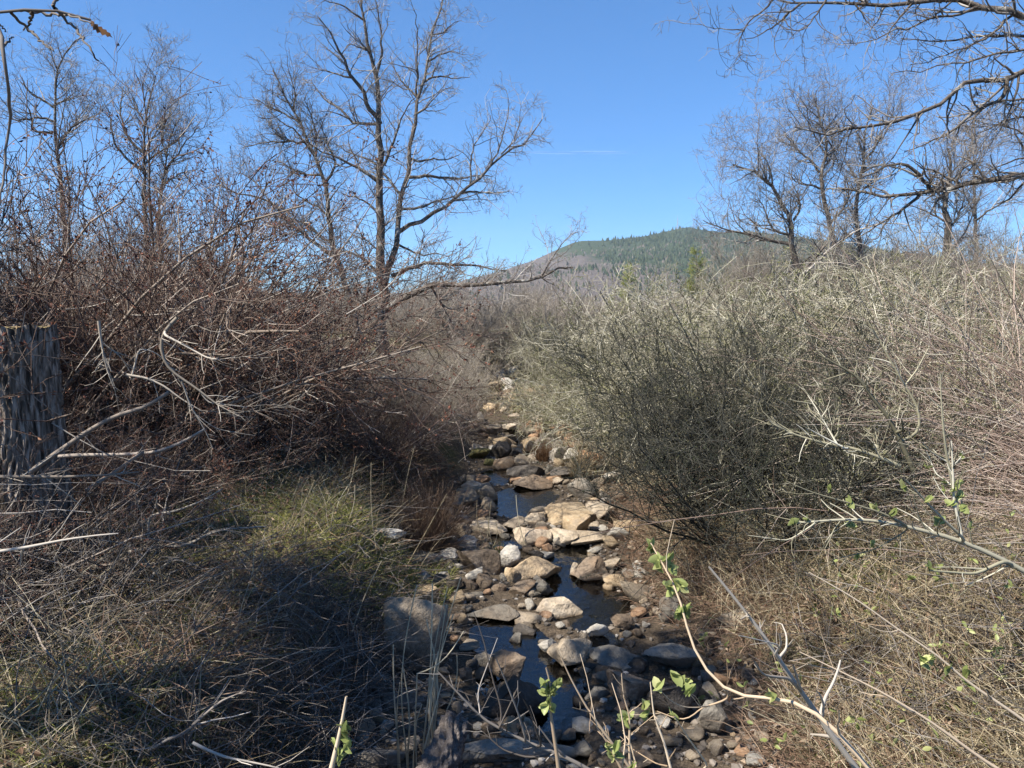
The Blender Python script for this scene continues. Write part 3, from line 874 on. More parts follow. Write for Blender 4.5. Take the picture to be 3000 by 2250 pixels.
BARE = [shrub_proto(61 + i, 4.2, 9, .75, 380, 2100, 3400, .045, ('oak_twig', 'tan_twig', 'tan_leaf'), 0, bl=(.8, 2.0), tl=(.35, 1.0), ul=(.12, .45), wig=(.13, .17), up=(.02, .05), r=.0045, KC=3) for i in range(2)]
OLIVE = [shrub_proto(71, 3.0, 22, .9, 560, 3200, 4600, .025, ('grey_twig', 'tan_twig', 'small_leaf'), 14000, (.03, .016), bl=(.6, 1.4), tl=(.25, .7), wig=(.12, .18), up=(.02, .06), r=.0035, KC=3)]


def cane_proto(seed):
    rng = np.random.default_rng(seed)
    root = empty('cane_thicket')
    n = 480
    base = np.stack([rng.normal(0, .5, n), rng.normal(0, .6, n), np.full(n, -.05)], -1)
    d = nrm(np.stack([rng.normal(-.45, .35, n), rng.normal(-.05, .4, n), rng.uniform(.4, 1.2, n)], -1))
    S = walk(rng, base, d, rng.uniform(1.4, 2.9, n), 9, .07, -.11)
    S[:, :, 2] = np.maximum(S[:, :, 2], .03)
    SR = rng.uniform(.003, .0075, n)[:, None] * np.linspace(1, .3, 9)[None]
    B, BR = grow(rng, S, SR, 1700, .3, 1, (.2, .8), (.3, .9), 5, .12, -.02, .6, .004, .4, .0014)
    C, CR = grow(rng, B, BR, 1500, .2, 1, (.08, .3), (.3, .9), 3, .12, -.02, .7, .003, .4, .0012)
    Tubes(rng, 4).add(S, SR).build('cane', M['cane'], root)
    Tubes(rng, 3).add(B, BR).add(C, CR).build('twigs', M['cane'], root)
    return root


CANE = [cane_proto(81)]
_used = set()


def place(protos, k, x, y, h, H, label, cat, group=None, name=None, wide=1.0, rz=None, dz=-.05, tilt=(0, 0)):
    p = protos[k % len(protos)]
    s = h / H
    scale = (s * wide, s * wide, s)
    if rz is None: rz = (x * 7.3 + y * 3.1) % 6.28
    c = copy_thing(p, (x, y, tz(x, y) + dz), rz, scale, tilt)
    if name: c.name = name
    for key in ('label', 'category', 'group', 'kind'):
        if key in c: del c[key]
    tag(c, label, cat, group)
    return c


GLT = 'red-budded shrubs of the left thicket'
LEFT = [
    (-4.95, 6.8, 2.95, 'red-budded twiggy shrub rising at the left edge behind the old stump', 1.05),
    (-3.7, 7.7, 2.95, 'tallest red-budded shrub of the left thicket, right of the stump', .8),
    (-5.6, 8.2, 3.0, 'red-budded shrub at the back left edge of the thicket, below the crooked bare tree', 1.0),
    (-3.0, 7.9, 1.7, 'red-brown shrub arching right over the grass patch', 1.0),
    (-3.7, 9.4, 1.7, 'red-brown shrub below the slim leaning oak', 1.0),
    (-2.3, 8.8, 1.15, 'dark brown twiggy shrub below the tall forked oak', 1.1),
    (-1.45, 9.8, .95, 'low brown shrub spilling towards the stream from the left bank', 1.2),
    (-1.2, 11.0, 1.0, 'low tangled shrub overhanging the upper pools from the left', 1.15),
    (-1.1, 12.9, 1.05, 'small dark shrub on the left bank near the far end of the stream', 1.1),
    (-1.4, 8.7, .85, 'low dark bramble mound beside the sunlit grass', 1.3),
    (-3.75, 5.55, 1.15, 'drooping shrub close against the right side of the old stump', .9),
    (-4.5, 7.6, 2.8, 'dense red-budded shrub behind the stump, left of the tallest one', .9),
    (-3.25, 4.45, 1.15, 'low drooping tangle in front of the old stump', 1.2),
    (-3.15, 6.35, 1.1, 'low tangle of dark twigs at the foot of the left thicket', 1.2),
]
for i, (x, y, h, lab, w) in enumerate(LEFT):
    h *= 1.1 if i < 3 else 1.0
    if y > 9.5 and x > -3:
        place(TAN, i, x, y, h, 2.2, lab, 'shrub', 'low shrubs along the far left bank', 'bank_shrub', w)
        continue
    place(RED, i, x, y, h, 2.2, lab, 'shrub', GLT, 'red_shrub', w, tilt=(0, .12 if i in (3, 5, 6, 7) else 0))
GRT = 'grey-green shrubs of the right thicket'
RIGHT = [
    (2.9, 7.3, 1.75, 'grey-green small-leaved shrub leaning over the stream, front of the right thicket', 1.1),
    (3.3, 6.5, 1.7, 'grey-green shrub with pale lichened stems beside the pink canes', 1.1),
    (2.5, 8.6, 1.95, 'grey-green shrub behind the dark-leaved one on the right bank', 1.1),
    (3.7, 8.9, 2.05, 'pale grey-green shrub in the middle of the right thicket', 1.15),
    (5.2, 8.6, 2.0, 'grey-green shrub behind the pink canes at right', 1.15),
    (1.9, 10.4, 1.4, 'rounded grey shrub above the pale rocks on the right bank', 1.1),
    (2.9, 11.2, 1.9, 'grey-green shrub under the leftmost skyline oak', 1.2),
    (4.6, 11.6, 2.1, 'wide grey-green shrub under the tallest skyline oak', 1.25),
    (6.6, 11.4, 2.2, 'grey-green shrub under the slender skyline tree at right', 1.25),
    (1.55, 12.8, 1.25, 'grey shrub beside the far end of the stream on the right', 1.15),
    (1.4, 14.8, 1.5, 'grey shrub right of where the stream disappears', 1.2),
]
for i, (x, y, h, lab, w) in enumerate(RIGHT):
    h *= .8 if i < 2 else .98
    place(GREY, i, x, y, h, 1.9, lab, 'shrub', GRT, 'grey_shrub', w)
place(DARK, 0, 1.85, 6.2, 1.6, 1.8, 'dark green small-leaved shrub in shade on the right bank', 'shrub', None, 'dark_shrub', 1.05)
place(DARK, 0, 2.25, 6.9, 1.65, 1.8, 'upright dark-twigged shrub amid the pale right thicket', 'shrub', None, 'dark_shrub', 1.0, rz=2.0)
place(CANE, 0, 4.9, 5.6, 2.3, 2.3, 'dense clump of pink-brown canes arching in from the right edge', 'shrub', None, 'cane_thicket', 1.0, rz=0)
place(CANE, 0, 4.4, 6.9, 2.1, 2.3, 'pink-brown canes behind the nearest cane clump at right', 'shrub', None, 'cane_thicket', 1.0, rz=.5)
place(CANE, 0, 4.2, 4.4, 1.4, 2.3, 'low pink-brown canes spreading above the right-hand grass', 'shrub', None, 'cane_thicket', 1.0, rz=-.3)

rng = np.random.default_rng(77)
FT, FB, FO = 'tan brush filling the middle distance', 'bare saplings in the middle distance', 'olive brush in the middle distance'
SIDES = ['at the left edge behind the stump', 'below the crooked bare tree', 'below the slim leaning oak', 'around the foot of the tall forked oak', 'below the long low oak limb', 'beyond the end of the stream',
         'below the mountain summit', 'below the pair of young pines', 'below the leftmost skyline oak', 'below the tallest skyline oak', 'at the right edge below the overhanging limb']
for row, (y0, y1, n, x0, x1) in enumerate([(11, 15, 9, -7, -1.7), (13.5, 18, 15, -9, 9), (18, 24, 22, -12, 14), (24, 34, 26, -16, 20), (34, 55, 34, -25, 34)]):
    for i in range(n):
        y = rng.uniform(y0, y1); x = x0 + (x1 - x0) * (i + rng.random()) / n
        if y < 21 and np.interp(y, YS, XL) - .7 < x < np.interp(y, YS, XR) + .9: continue
        q = rng.random()
        k = int(rng.integers(0, 2)); s = rng.uniform(.8, 1.15)
        px = 1500 + x / y * F
        side = SIDES[int(np.searchsorted([250, 650, 1000, 1250, 1480, 1700, 1950, 2200, 2450, 2750], px))]
        vt = np.interp(px, [-400, 300, 850, 1050, 1450, 1900, 2200, 3200], [560, 640, 900, 1035, 930, 865, 790, 750]) + rng.uniform(-25, 40)
        if y > 18: vt = min(vt, 915 if y < 26 else 885)
        cap = (at(px, vt, y)[2] - tz(x, y)) / 1.28
        near = 'near' if row < 2 else ('middle' if row < 4 else 'far')
        if q < .55:
            place(TAN, k, x, y, min(1.9 * s * (1 + .012 * y), cap), 2.2, f'tan twiggy shrub in the {near} brush {side}', 'shrub', f'{FT}, {near} {side}', 'tan_shrub', 1.25)
        elif q < .8:
            place(OLIVE, 0, x, y, min(2.2 * s * (1 + .008 * y), cap), 3.0, f'olive-grey leafy shrub in the {near} brush {side}', 'shrub', f'{FO}, {near} {side}', 'olive_shrub', 1.25)
        else:
            hb = rng.uniform(2.2, 3.4) if abs(px - 1600) < 350 else rng.uniform(2.8, 4.4)
            hb = min(hb, cap * 1.25)
            place(BARE, k, x, y, hb, 4.2, f'bare many-stemmed sapling in the {near} brush {side}', 'tree', f'{FB}, {near} {side}', 'bare_sapling', .9)
for x, y, h, lab in [(-.1, 20.2, 1.5, 'tan twiggy shrub closing the far end of the stream'), (-1.2, 19.0, 1.3, 'tan twiggy shrub left of where the stream disappears'), (1.1, 19.2, 1.3, 'tan twiggy shrub right of where the stream disappears'),
                     (.6, 22.5, 1.7, 'taller tan shrub behind the end of the stream')]:
    place(TAN, int(x + 3), x, y, h, 2.2, lab, 'shrub', None, 'tan_shrub', 1.25)
for i in range(15):
    px = 2140 + 62 * i + rng.uniform(-25, 25); y = rng.uniform(16, 27); x = (px - 1500) / F * y
    hb = (at(px, rng.uniform(590, 740), y)[2] - tz(x, y)) / 1.15
    place(BARE, i, x, y, hb, 4.2, f"{'nearer' if y < 21 else 'farther'} bare sapling among the oaks, {SIDES[int(np.searchsorted([250, 650, 1000, 1250, 1480, 1700, 1950, 2200, 2450, 2750], px))]}", 'tree', 'bare saplings among the right skyline oaks', 'bare_sapling', .8)
for i in range(44):
    y = rng.uniform(24, 60); px = rng.uniform(900, 2250); x = (px - 1500) / F * y
    hb = (at(px, rng.uniform(770, 890) + (60 if 1600 < px < 2080 else 0), y)[2] - tz(x, y)) / 1.15
    c = place(BARE, i, x, y, hb, 4.2, f'{"nearer" if y < 34 else ("mid-valley" if y < 47 else "farther")} slim bare tree in the valley brush {SIDES[int(np.searchsorted([250, 650, 1000, 1250, 1480, 1700, 1950, 2200, 2450, 2750], px))]}', 'tree', 'slim bare valley trees', 'bare_tree', .75)
for i in range(70):
    y = rng.uniform(60, 190); x = rng.uniform(-.72, .75) * y
    px = 1500 + x / y * F
    hb = (at(px, np.interp(px, [0, 900, 1300, 2000, 2300, 3000], [790, 830, 868, 860, 800, 780]) + rng.uniform(-15, 30), y)[2] - tz(x, y)) / 1.2
    place(BARE, i, x, y, min(hb, rng.uniform(4, 7.5)), 4.2, f'small far bare tree in the valley, {SIDES[int(np.searchsorted([250, 650, 1000, 1250, 1480, 1700, 1950, 2200, 2450, 2750], px))]}', 'tree', 'far bare trees in the valley', 'bare_tree', 1.3)

# young pines
def pine_proto(seed, H=3.0):
    rng = np.random.default_rng(seed)
    root = empty('young_pine')
    tr = walk(rng, np.zeros((1, 3)), np.array([[0, 0, 1.0]]), H, 10, .02, .05); R = np.linspace(.05, .008, 10)[None]
    Tubes(rng, 6).add(tr, R, [.3]).build('trunk', M['bark'], root)
    B, BR = grow(rng, tr, R, 90, .12, .98, (.5, 1.0), (1.0, 1.35), 5, .06, .08, .5, .012, .3, .003, shrink=.75)
    C, CR = grow(rng, B, BR, 420, .2, 1, (.12, .3), (.4, .9), 3, .08, .06, .6, .005, .4, .002)
    t = Tubes(rng, 3); t.add(B, BR, .5).add(C, CR, .5); t.build('branch', M['oak_twig'], root)
    pos, tan, *_ = pick(rng, np.concatenate([C, B[:, [0, 2, 4]]]), np.concatenate([CR, BR[:, [0, 2, 4]]]), 9000, .1, 1)
    Leaves(rng).add(pos, nrm(tan + rng.normal(size=(9000, 3)) * .55), rng.uniform(.08, .14, 9000), .008).build('needles', M['pine'], root)
    return root


PINE = [pine_proto(91)]
for (u, Y, vtop, lab) in [(1845, 42, 775, 'yellow-green young pine beyond the brush, left of the pair'), (2048, 38, 728, 'yellow-green young pine higher up, right of the pair'), (1790, 46, 862, 'small pale green young pine at the foot of the pair')]:
    p = at(u, vtop, Y); z = tz(p[0], Y)
    place(PINE, 0, p[0], Y, p[2] - z, 3.0, lab, 'tree', None, 'young_pine', 1.0)
for pr in RED + GREY + DARK + TAN + BARE + OLIVE + CANE + PINE:
    for ch in children(pr): bpy.data.objects.remove(ch)
    bpy.data.objects.remove(pr)

# ------------------------------------------------------------------ shading oak beyond the left edge, with the twig that hangs into view
rng = np.random.default_rng(101)
so = np.array([-3.85, 2.35, tz(-3.85, 2.35)])
oak = empty('oak_tree', so); tag(oak, 'live oak at the left edge whose hanging twig carries one lobed dead leaf', 'tree')
tr = resample(np.array([[0, 0, -.1], [.1, 0, 1.2], [.25, .05, 2.6], [.2, .1, 4.2], [.3, 0, 5.4]]), 12); R = np.linspace(.17, .04, 12)
Tubes(rng, 8).add(tr, R, [.4]).build('trunk', M['bark'], oak)
L1, R1 = grow(rng, tr[None], R[None], 16, .3, .95, (1.1, 2.0), (.7, 1.2), 12, .12, .06, .5, .07, .25, .01, shrink=.25)
for i in range(16): Tubes(rng, 6).add(L1[i], R1[i], [.5]).build('limb', M['bark'], oak)
B, BR = grow(rng, L1, R1, 240, .2, 1, (.4, 1.1), (.5, 1.1), 6, .15, .04, .5, .012, .3, .003)
C, CR = grow(rng, B, BR, 1300, .2, 1, (.12, .4), (.5, 1.1), 3, .15, .04, .6, .005, .4, .002)
t = Tubes(rng, 3); t.add(B, BR).add(C, CR); t.build('twigs', M['oak_twig'], oak)
pos, tan, *_ = pick(rng, C, CR, 7500, .1, 1)
Leaves(rng).add(pos, nrm(tan + rng.normal(size=(7500, 3)) * .8), rng.uniform(.05, .09, 7500), rng.uniform(.03, .05, 7500)).build('crown', M['evergreen'], oak)
shade_oak_copy = copy_thing(oak, (-6.4, 5.0, tz(-6.4, 5.0)), 2.2, .85)  # unseen copy, added to keep sun off the lower left thicket
tag(shade_oak_copy, 'unseen live oak copy added beyond the left edge to shade the thicket behind the stump', 'tree')
HT = [
    [(-900, 260), (-500, 130), (-200, 100), (0, 85), (130, 70), (240, 55), (340, 42), (420, 55), (500, 85), (590, 130)],
    [(130, 70), (230, 80), (330, 95), (440, 92), (520, 125), (590, 150)], [(350, 50), (400, 100), (450, 150), (520, 220), (570, 290), (610, 350), (640, 395)],
    [(70, 80), (140, 160), (200, 200), (270, 270), (345, 330)], [(210, 80), (190, 160), (150, 195)], [(345, 40), (370, 0), (360, -60)],
    [(-500, 130), (-200, 60), (-60, 100), (0, 190), (20, 330), (45, 450), (65, 600), (70, 740), (55, 880), (35, 1050), (10, 1250), (0, 1330)], [(10, 300), (60, 265), (90, 240)], [(-60, 100), (0, 160), (40, 205)],
]
for i, l in enumerate(HT):
    Yd = 2.0 + (.25 if i in (6, 7, 8) else 0)
    P = resample(np.array([at(px * .452, py * .452, Yd + .05 * math.sin(k)) for k, (px, py) in enumerate(l)]), 24)
    P[1:-1] += rng.normal(size=(22, 3)) * .002
    if i == 0: P[0] = so + L1[np.argmax(L1[:, -1, 0]), -1]; P = resample(P, 24)
    r = .0062 if i in (0, 6) else .0036
    Rr = r * np.linspace(1, .45, 24) * (1 + .25 * rng.random(24))
    Tubes(rng, 6).add(P - so, Rr, [.15]).build('twig', M['oak_twig'], oak)
# lobed dead leaf
a0, a1 = at(585 * .452, 130 * .452, 2.0), at(716 * .452, 245 * .452, 2.02)
ax = a1 - a0; Ll = np.linalg.norm(ax); ax /= Ll
sd = nrm(np.cross(ax, np.array([0, 1.0, .3]))); nn = np.cross(ax, sd)
half = [.02, .10, .22, .12, .30, .16, .33, .17, .28, .13, .2, .06, .01]
Vv, Ff = [], []
for i, w in enumerate(half):
    f = i / (len(half) - 1)
    c = a0 + ax * Ll * f + nn * .012 * math.sin(f * 5)
    wv = w * Ll * .62
    tipx = ax * Ll * (.03 if i % 2 == 0 else 0)
    Vv += [c + sd * wv + tipx + nn * wv * .45, c, c - sd * wv + tipx + nn * wv * .25]
for i in range(len(half) - 1):
    q = i * 3
    Ff += [[q, q + 1, q + 4, q + 3], [q + 1, q + 2, q + 5, q + 4]]
raw_mesh('leaf', np.array(Vv) - so, np.array(Ff), True, np.full(len(Vv), .1), M['brown_leaf'], oak)

# ------------------------------------------------------------------ rocks
def ico(sub):
    import bmesh
    bm = bmesh.new(); bmesh.ops.create_icosphere(bm, subdivisions=sub, radius=1.0)
    V = np.array([v.co[:] for v in bm.verts]); Fc = np.array([[v.index for v in f.verts] for f in bm.faces]); bm.free()
    return V, Fc


ICO3, ICO2, ICO2b = ico(4), ico(2), ico(3)


def rock_shape(rng, V, nplane=9, rough=.03):
    V = V.copy()
    V = np.sign(V) * np.abs(V) ** .72
    for i in range(nplane):
        nv = nrm(rng.normal(size=3)); c = rng.uniform(.38, .74)
        d = V @ nv - c
        V -= np.where(d > 0, d, 0)[:, None] * nv[None] * .97
    k = rng.normal(size=(8, 3)) * 2.4; ph = rng.uniform(0, 6.28, 8)
    V *= (1 + .018 * np.sin(V @ k.T + ph).sum(1))[:, None]
    k = rng.normal(size=(14, 3)) * 9; ph = rng.uniform(0, 6.28, 14)
    V *= (1 + rough * .35 * np.sin(V @ k.T + ph).sum(1))[:, None]
    lo, hi = V.min(0), V.max(0)
    V = (V - (lo + hi) / 2) / (hi - lo)         # unit box centred at 0
    return V


rng = np.random.default_rng(202)
ROCKS = [  # photograph pixel centre, width, height, material, label, base level
    (1562, 1669, 143, 92, 'gold', 'big golden boulder in mid-stream with a shaded flat top', 0),
    (1506, 1690, 54, 54, 'gold', 'smaller golden rock tucked against the left of the big golden boulder', 0),
    (1403, 1656, 110, 92, 'brown', 'dark brown rounded boulder left of the big golden boulder', 0),
    (1492, 1633, 61, 69, 'pale', 'pale upright slab between the dark brown and golden boulders', 0),
    (1729, 1671, 101, 78, 'brown', 'brown block standing in water right of the big golden boulder', -.02),
    (1683, 1672, 26, 42, 'tan', 'small rock on the left side of the brown block', -.02),
    (1798, 1705, 56, 40, 'gold', 'tan rock at the water edge below the right shrubs', 0),
    (1561, 1575, 103, 69, 'tan', 'large pale tan rock with vertical streaks in the rock dam', 0),
    (1640, 1573, 105, 62, 'tan', 'long tan rock in the middle of the rock dam', .0),
    (1720, 1575, 105, 54, 'tan', 'broad tan rock at the right end of the rock dam', .02),
    (1664, 1508, 139, 74, 'gold', 'largest sunlit golden boulder at the back of the rock dam', .03),
    (1568, 1519, 67, 43, 'tan', 'tan rock left of the largest sunlit boulder', .02),
    (1499, 1531, 69, 49, 'tan', 'grey-tan rock below the upper pool', 0),
    (1436, 1544, 99, 52, 'tan', 'long half-shaded rock at the left of the upper pool', .0),
    (1385, 1533, 50, 29, 'brown', 'brown rock at the left end of the upper pool', .03),
    (1314, 1558, 40, 31, 'tan', 'small rounded tan rock left of the long half-shaded rock', .04),
    (1287, 1531, 65, 25, 'dark', 'low dark rock beneath the dead grass on the left bank', .05),
    (1236, 1597, 45, 40, 'pale', 'whitish angular rock at the far left of the rock dam', .05),
    (1314, 1592, 41, 36, 'gold', 'yellowish angular stone in the left rubble', .03),
    (1367, 1595, 58, 50, 'pale', 'pale angular rock in the left rubble', .02),
    (1312, 1628, 66, 56, 'pale', 'white-topped slanting rock in the left rubble', .03),
    (1321, 1653, 48, 36, 'dark', 'dark shaded stone under the white-topped rock', .02),
    (1399, 1607, 29, 20, 'orange', 'small orange stone above the dark brown boulder', .02),
    (1478, 1573, 34, 22, 'grey', 'small grey stone in the dark water of the rock dam', -.02),
    (1604, 1605, 33, 29, 'orange', 'small orange rock at the foot of the rock dam', 0),
    (1638, 1589, 36, 33, 'grey', 'small grey rock between two long tan rocks', 0),
    (1707, 1437, 82, 78, 'grey', 'upright grey-brown boulder right of the upper pool', 0),
    (1742, 1468, 36, 22, 'gold', 'golden flake at the foot of the upright grey-brown boulder', 0),
    (1546, 1383, 114, 54, 'dark', 'long dark wet slab across the stream', 0),
    (1656, 1385, 88, 38, 'dark', 'dark rock right of the long wet slab', .03),
    (1566, 1412, 110, 50, 'brown', 'brown wet slab in front of the long dark slab', 0),
    (1636, 1407, 33, 22, 'tan', 'small tan stone among the dark slabs', .03),
    (1633, 1330, 47, 45, 'pale', 'pale rock on the sunlit right bank, left of two', .05),
    (1672, 1334, 47, 38, 'pale', 'pale rock on the sunlit right bank, right of two', .08),
    (1725, 1342, 66, 50, 'orange', 'pinkish orange rock on the sunlit right bank', .12),
    (1556, 1342, 49, 27, 'tan', 'flat tan rock beside the tuft of orange grass', .02),
    (1595, 1300, 66, 42, 'grey', 'grey rock right of the farthest pool', .03),
    (1553, 1307, 26, 32, 'grey', 'small grey rock at the right rim of the farthest pool', 0),
    (1466, 1320, 56, 56, 'dark', 'large dark rock left of the farthest pool', .0),
    (1508, 1324, 36, 29, 'dark', 'dark pointed rock in the farthest pool', -.02),
    (1494, 1285, 46, 28, 'dark', 'dark flat rock at the top of the farthest pool', .0),
    (1543, 1296, 45, 15, 'tan', 'thin flat tan stone lying across the farthest pool', -.02),
    (1488, 1248, 48, 20, 'tan', 'tan rock above the farthest pool', .03),
    (1502, 1221, 48, 26, 'tan', 'tan rock where the stream disappears', .05),
    (1480, 1195, 40, 22, 'brown', 'brown rock at the very end of the visible stream', .06),
    (1546, 1205, 92, 40, 'mossy', 'yellow mossy rock at the end of the visible stream', .05),
    (1405, 1325, 62, 34, 'mossy', 'mossy dark ledge on the left bank by the far pools', .06),
    (1434, 1356, 34, 24, 'mossy', 'round mossy stone below the mossy ledge', .02),
    (1172, 1565, 40, 56, 'pale', 'pale pinkish rock at the grass edge on the left', .15),
    (1122, 1560, 110, 50, 'pale', 'flat pale rock lying in the sunlit grass', .5),
    (1222, 1872, 178, 232, 'tan', 'tall grey boulder leaning on the left bank behind the dry stalks', 0),
    (1449, 1793, 140, 56, 'grey', 'long grey slab in shade at the stream left side', 0),
    (1634, 1783, 120, 74, 'tan', 'pale tan wedge-shaped rock in mid-stream', -.02),
    (1562, 1812, 100, 54, 'tan', 'low tan block left of the wedge-shaped rock', -.02),
    (1537, 1849, 60, 40, 'dark', 'dark stone below the low tan block', -.02),
    (1511, 1877, 32, 38, 'grey', 'small upright grey stone in the blue pool', -.03),
    (1642, 1836, 62, 32, 'brown', 'flat brown stone below the wedge-shaped rock', -.02),
    (1749, 1849, 56, 42, 'pale', 'pale pointed stone right of the blue pool', 0),
    (1606, 1896, 54, 52, 'pale', 'pale pyramid-shaped stone at the right rim of the blue pool', -.02),
    (1682, 1912, 124, 94, 'tan', 'ridged tan rock slanting into the blue pool', 0),
    (1806, 1937, 152, 84, 'grey', 'wide grey rock right of the ridged tan rock', 0),
    (1954, 1920, 134, 88, 'grey', 'smooth grey boulder at the right bank in shade', .04),
    (1490, 1961, 86, 86, 'brown', 'dark brown jagged rock at the left rim of the blue pool', 0),
    (1505, 2055, 166, 128, 'dark', 'large dark boulder in the lower stream', 0),
    (1840, 2018, 112, 92, 'brown', 'brown rock below the wide grey rock', .03),
    (1753, 2039, 62, 48, 'grey', 'small grey rock right of the lower channel', .02),
    (1766, 1996, 52, 46, 'brown', 'small brown rock above the small grey one', .02),
    (1968, 2053, 146, 122, 'dark', 'big dark grey boulder behind the arching green twig', .04),
    (2087, 2100, 68, 78, 'grey', 'grey rock at the lower right bank', .08),
    (1197, 2058, 56, 62, 'grey', 'grey stone at the foot of the tall leaning boulder', .05),
    (1115, 2222, 134, 62, 'grey', 'flat grey slab at the bottom edge left of the dry stalks', .05),
    (1500, 2212, 350, 92, 'grey', 'long flat slab lying across the bottom of the stream', 0),
    (1704, 2197, 56, 52, 'grey', 'small grey rock right of the bottom slab', .0),
    (1664, 2157, 46, 32, 'brown', 'small brown rock above the bottom slab', .0),
    (1420, 1931, 60, 46, 'grey', 'grey stone left of the dark jagged rock', .04),
    (1383, 1951, 32, 36, 'dark', 'small dark stone in the left rubble below the long grey slab', .05),
    (1365, 1978, 34, 46, 'brown', 'small brown stone right of the tall leaning boulder', .06),
    (1560, 2147, 56, 42, 'brown', 'brown stone below the large dark boulder', .0),
    (1125, 2155, 23, 26, 'tan', 'egg-shaped pale pebble at lower left, upper of two', .06),
    (1141, 2176, 25, 24, 'tan', 'egg-shaped pale pebble at lower left, lower of two', .06),
    (1820, 1819, 58, 50, 'brown', 'brown rock under the right bank by the shallow water', .06),
    (2163, 1793, 142, 84, 'tan', 'tan rock half hidden in dry grass on the right bank', None),
    (347, 1750, 90, 52, 'dark', 'dark rock in the shaded grass on the left bank', None),
    (1385, 1745, 60, 30, 'grey', 'grey rock below the dark brown boulder', .02),
    (1460, 1725, 40, 30, 'brown', 'small brown rock under the golden boulder left side', .02),
    (1570, 1725, 80, 30, 'brown', 'flat brown rock in front of the big golden boulder', -.02),
]
rock_xy = []; rock_lab = []
for (u, v, w, h, m, lab, zb) in ROCKS:
    if zb is None:
        p = on_level(u, v + h / 2, .55)
        for _ in range(8): p = on_level(u, v + h / 2, tz(p[0], p[1]))
        zb = p[2] - .05
    else:
        p = on_level(u, v + h / 2, zb)
    rg = np.linalg.norm(p - CAM); el = math.atan2(CAM[2] - p[2], p[1])
    W = w / F * rg; Hh = h / F * rg
    dep = min(W * .7, Hh / math.sin(el) * .55)
    Hz = 1.12 * max((Hh - dep * math.sin(el)) / math.cos(el), .35 * Hh, .28 * min(W, dep))
    V = rock_shape(rng, ICO3[0], 5 if m == 'mossy' or h > 200 else 15)
    sink = .22
    rz = rng.uniform(-.35, .35)
    c, s = math.cos(rz), math.sin(rz)
    V = V * np.array([W * 1.12, dep * 1.1, Hz * (1 + sink)])
    V = V @ np.array([[c, s, 0], [-s, c, 0], [0, 0, 1]])
    o = raw_mesh('boulder' if W > .3 else 'rock', V, ICO3[1], True, None, M[m])
    yc = p[1] + dep * .5
    o.location = (p[0] * yc / p[1], yc, zb + Hz * (1 + sink) / 2 - Hz * sink)
    tag(o, lab, 'rock', 'rocks in and beside the stream')
    rock_xy.append((o.location[0], yc, W / 2)); rock_lab.append((lab, W))
MED = []
for i in range(10):
    V = rock_shape(rng, ICO2b[0], 14); me = raw_mesh('rock', V, ICO2b[1], True, None, None); MED.append(me.data); bpy.data.objects.remove(me)
medvar = {}
NAMES = {'gold': 'golden', 'tan': 'tan', 'pale': 'pale', 'orange': 'orange', 'brown': 'brown', 'grey': 'grey'}
big_n = len(rock_xy)


def beside(x, y):
    bi = min((i for i in range(big_n) if rock_lab[i][1] > .2), key=lambda i: (rock_xy[i][0] - x) ** 2 + (rock_xy[i][1] - y) ** 2)
    bl = rock_lab[bi][0]
    for cut in (' with ', ' in ', ' at ', ' right ', ' left ', ' below ', ' between ', ' on ', ' behind ', ' lying ', ' standing ', ' leaning ', ' across ', ' slanting ', ' half ', ' above ', ' beside ', ' where '):
        if cut in bl and len(bl.split(cut)[0].split()) >= 3: bl = bl.split(cut)[0]
    dx, dy = x - rock_xy[bi][0], y - rock_xy[bi][1]
    far_ = 'close ' if dx * dx + dy * dy < (rock_xy[bi][2] * 1.6) ** 2 else ''
    if len(bl.split()) > 9: bl = ' '.join(bl.split()[:9])
    return far_ + (('right of' if dx > 0 else 'left of') if abs(dx) > abs(dy) else ('behind' if dy > 0 else 'in front of')) + ' the ' + bl


k = 0
tries = 0
while k < 92 and tries < 4000:
    tries += 1
    y = rng.uniform(5.6, 13.5) if k < 66 else rng.uniform(13, 19.5); xl, xr = np.interp(y, YS, XL), np.interp(y, YS, XR)
    x = rng.uniform(xl - .15, xr + .25); z = tz(x, y)
    s = rng.uniform(.13, .30) * (.8 + .035 * y)
    if z < -.045: continue
    if any((x - a) ** 2 + (y - b) ** 2 < (r * .75 + s * .3) ** 2 for a, b, r in rock_xy): continue
    mm = ['tan', 'gold', 'pale', 'tan', 'orange', 'brown', 'grey', 'gold'][int(rng.integers(0, 8))]; si = int(rng.integers(0, 10))
    if (si, mm) not in medvar:
        d = MED[si].copy(); d.materials.clear(); d.materials.append(M[mm]); medvar[(si, mm)] = d
    o = bpy.data.objects.new('rock', medvar[(si, mm)]); COL.objects.link(o)
    o.scale = (s * rng.uniform(.9, 1.35), s * rng.uniform(.7, 1.0), s * rng.uniform(.5, .85))
    o.rotation_euler = (rng.normal() * .2, rng.normal() * .2, rng.uniform(0, 6.28))
    o.location = (x, y, z + o.scale[2] * .25)
    tag(o, f"{'large' if s > .24 else 'mid-sized'} {NAMES[mm]} rock {beside(x, y)}", 'rock', 'mid-sized rocks of the stream bed')
    rock_xy.append((x, y, s / 2)); k += 1
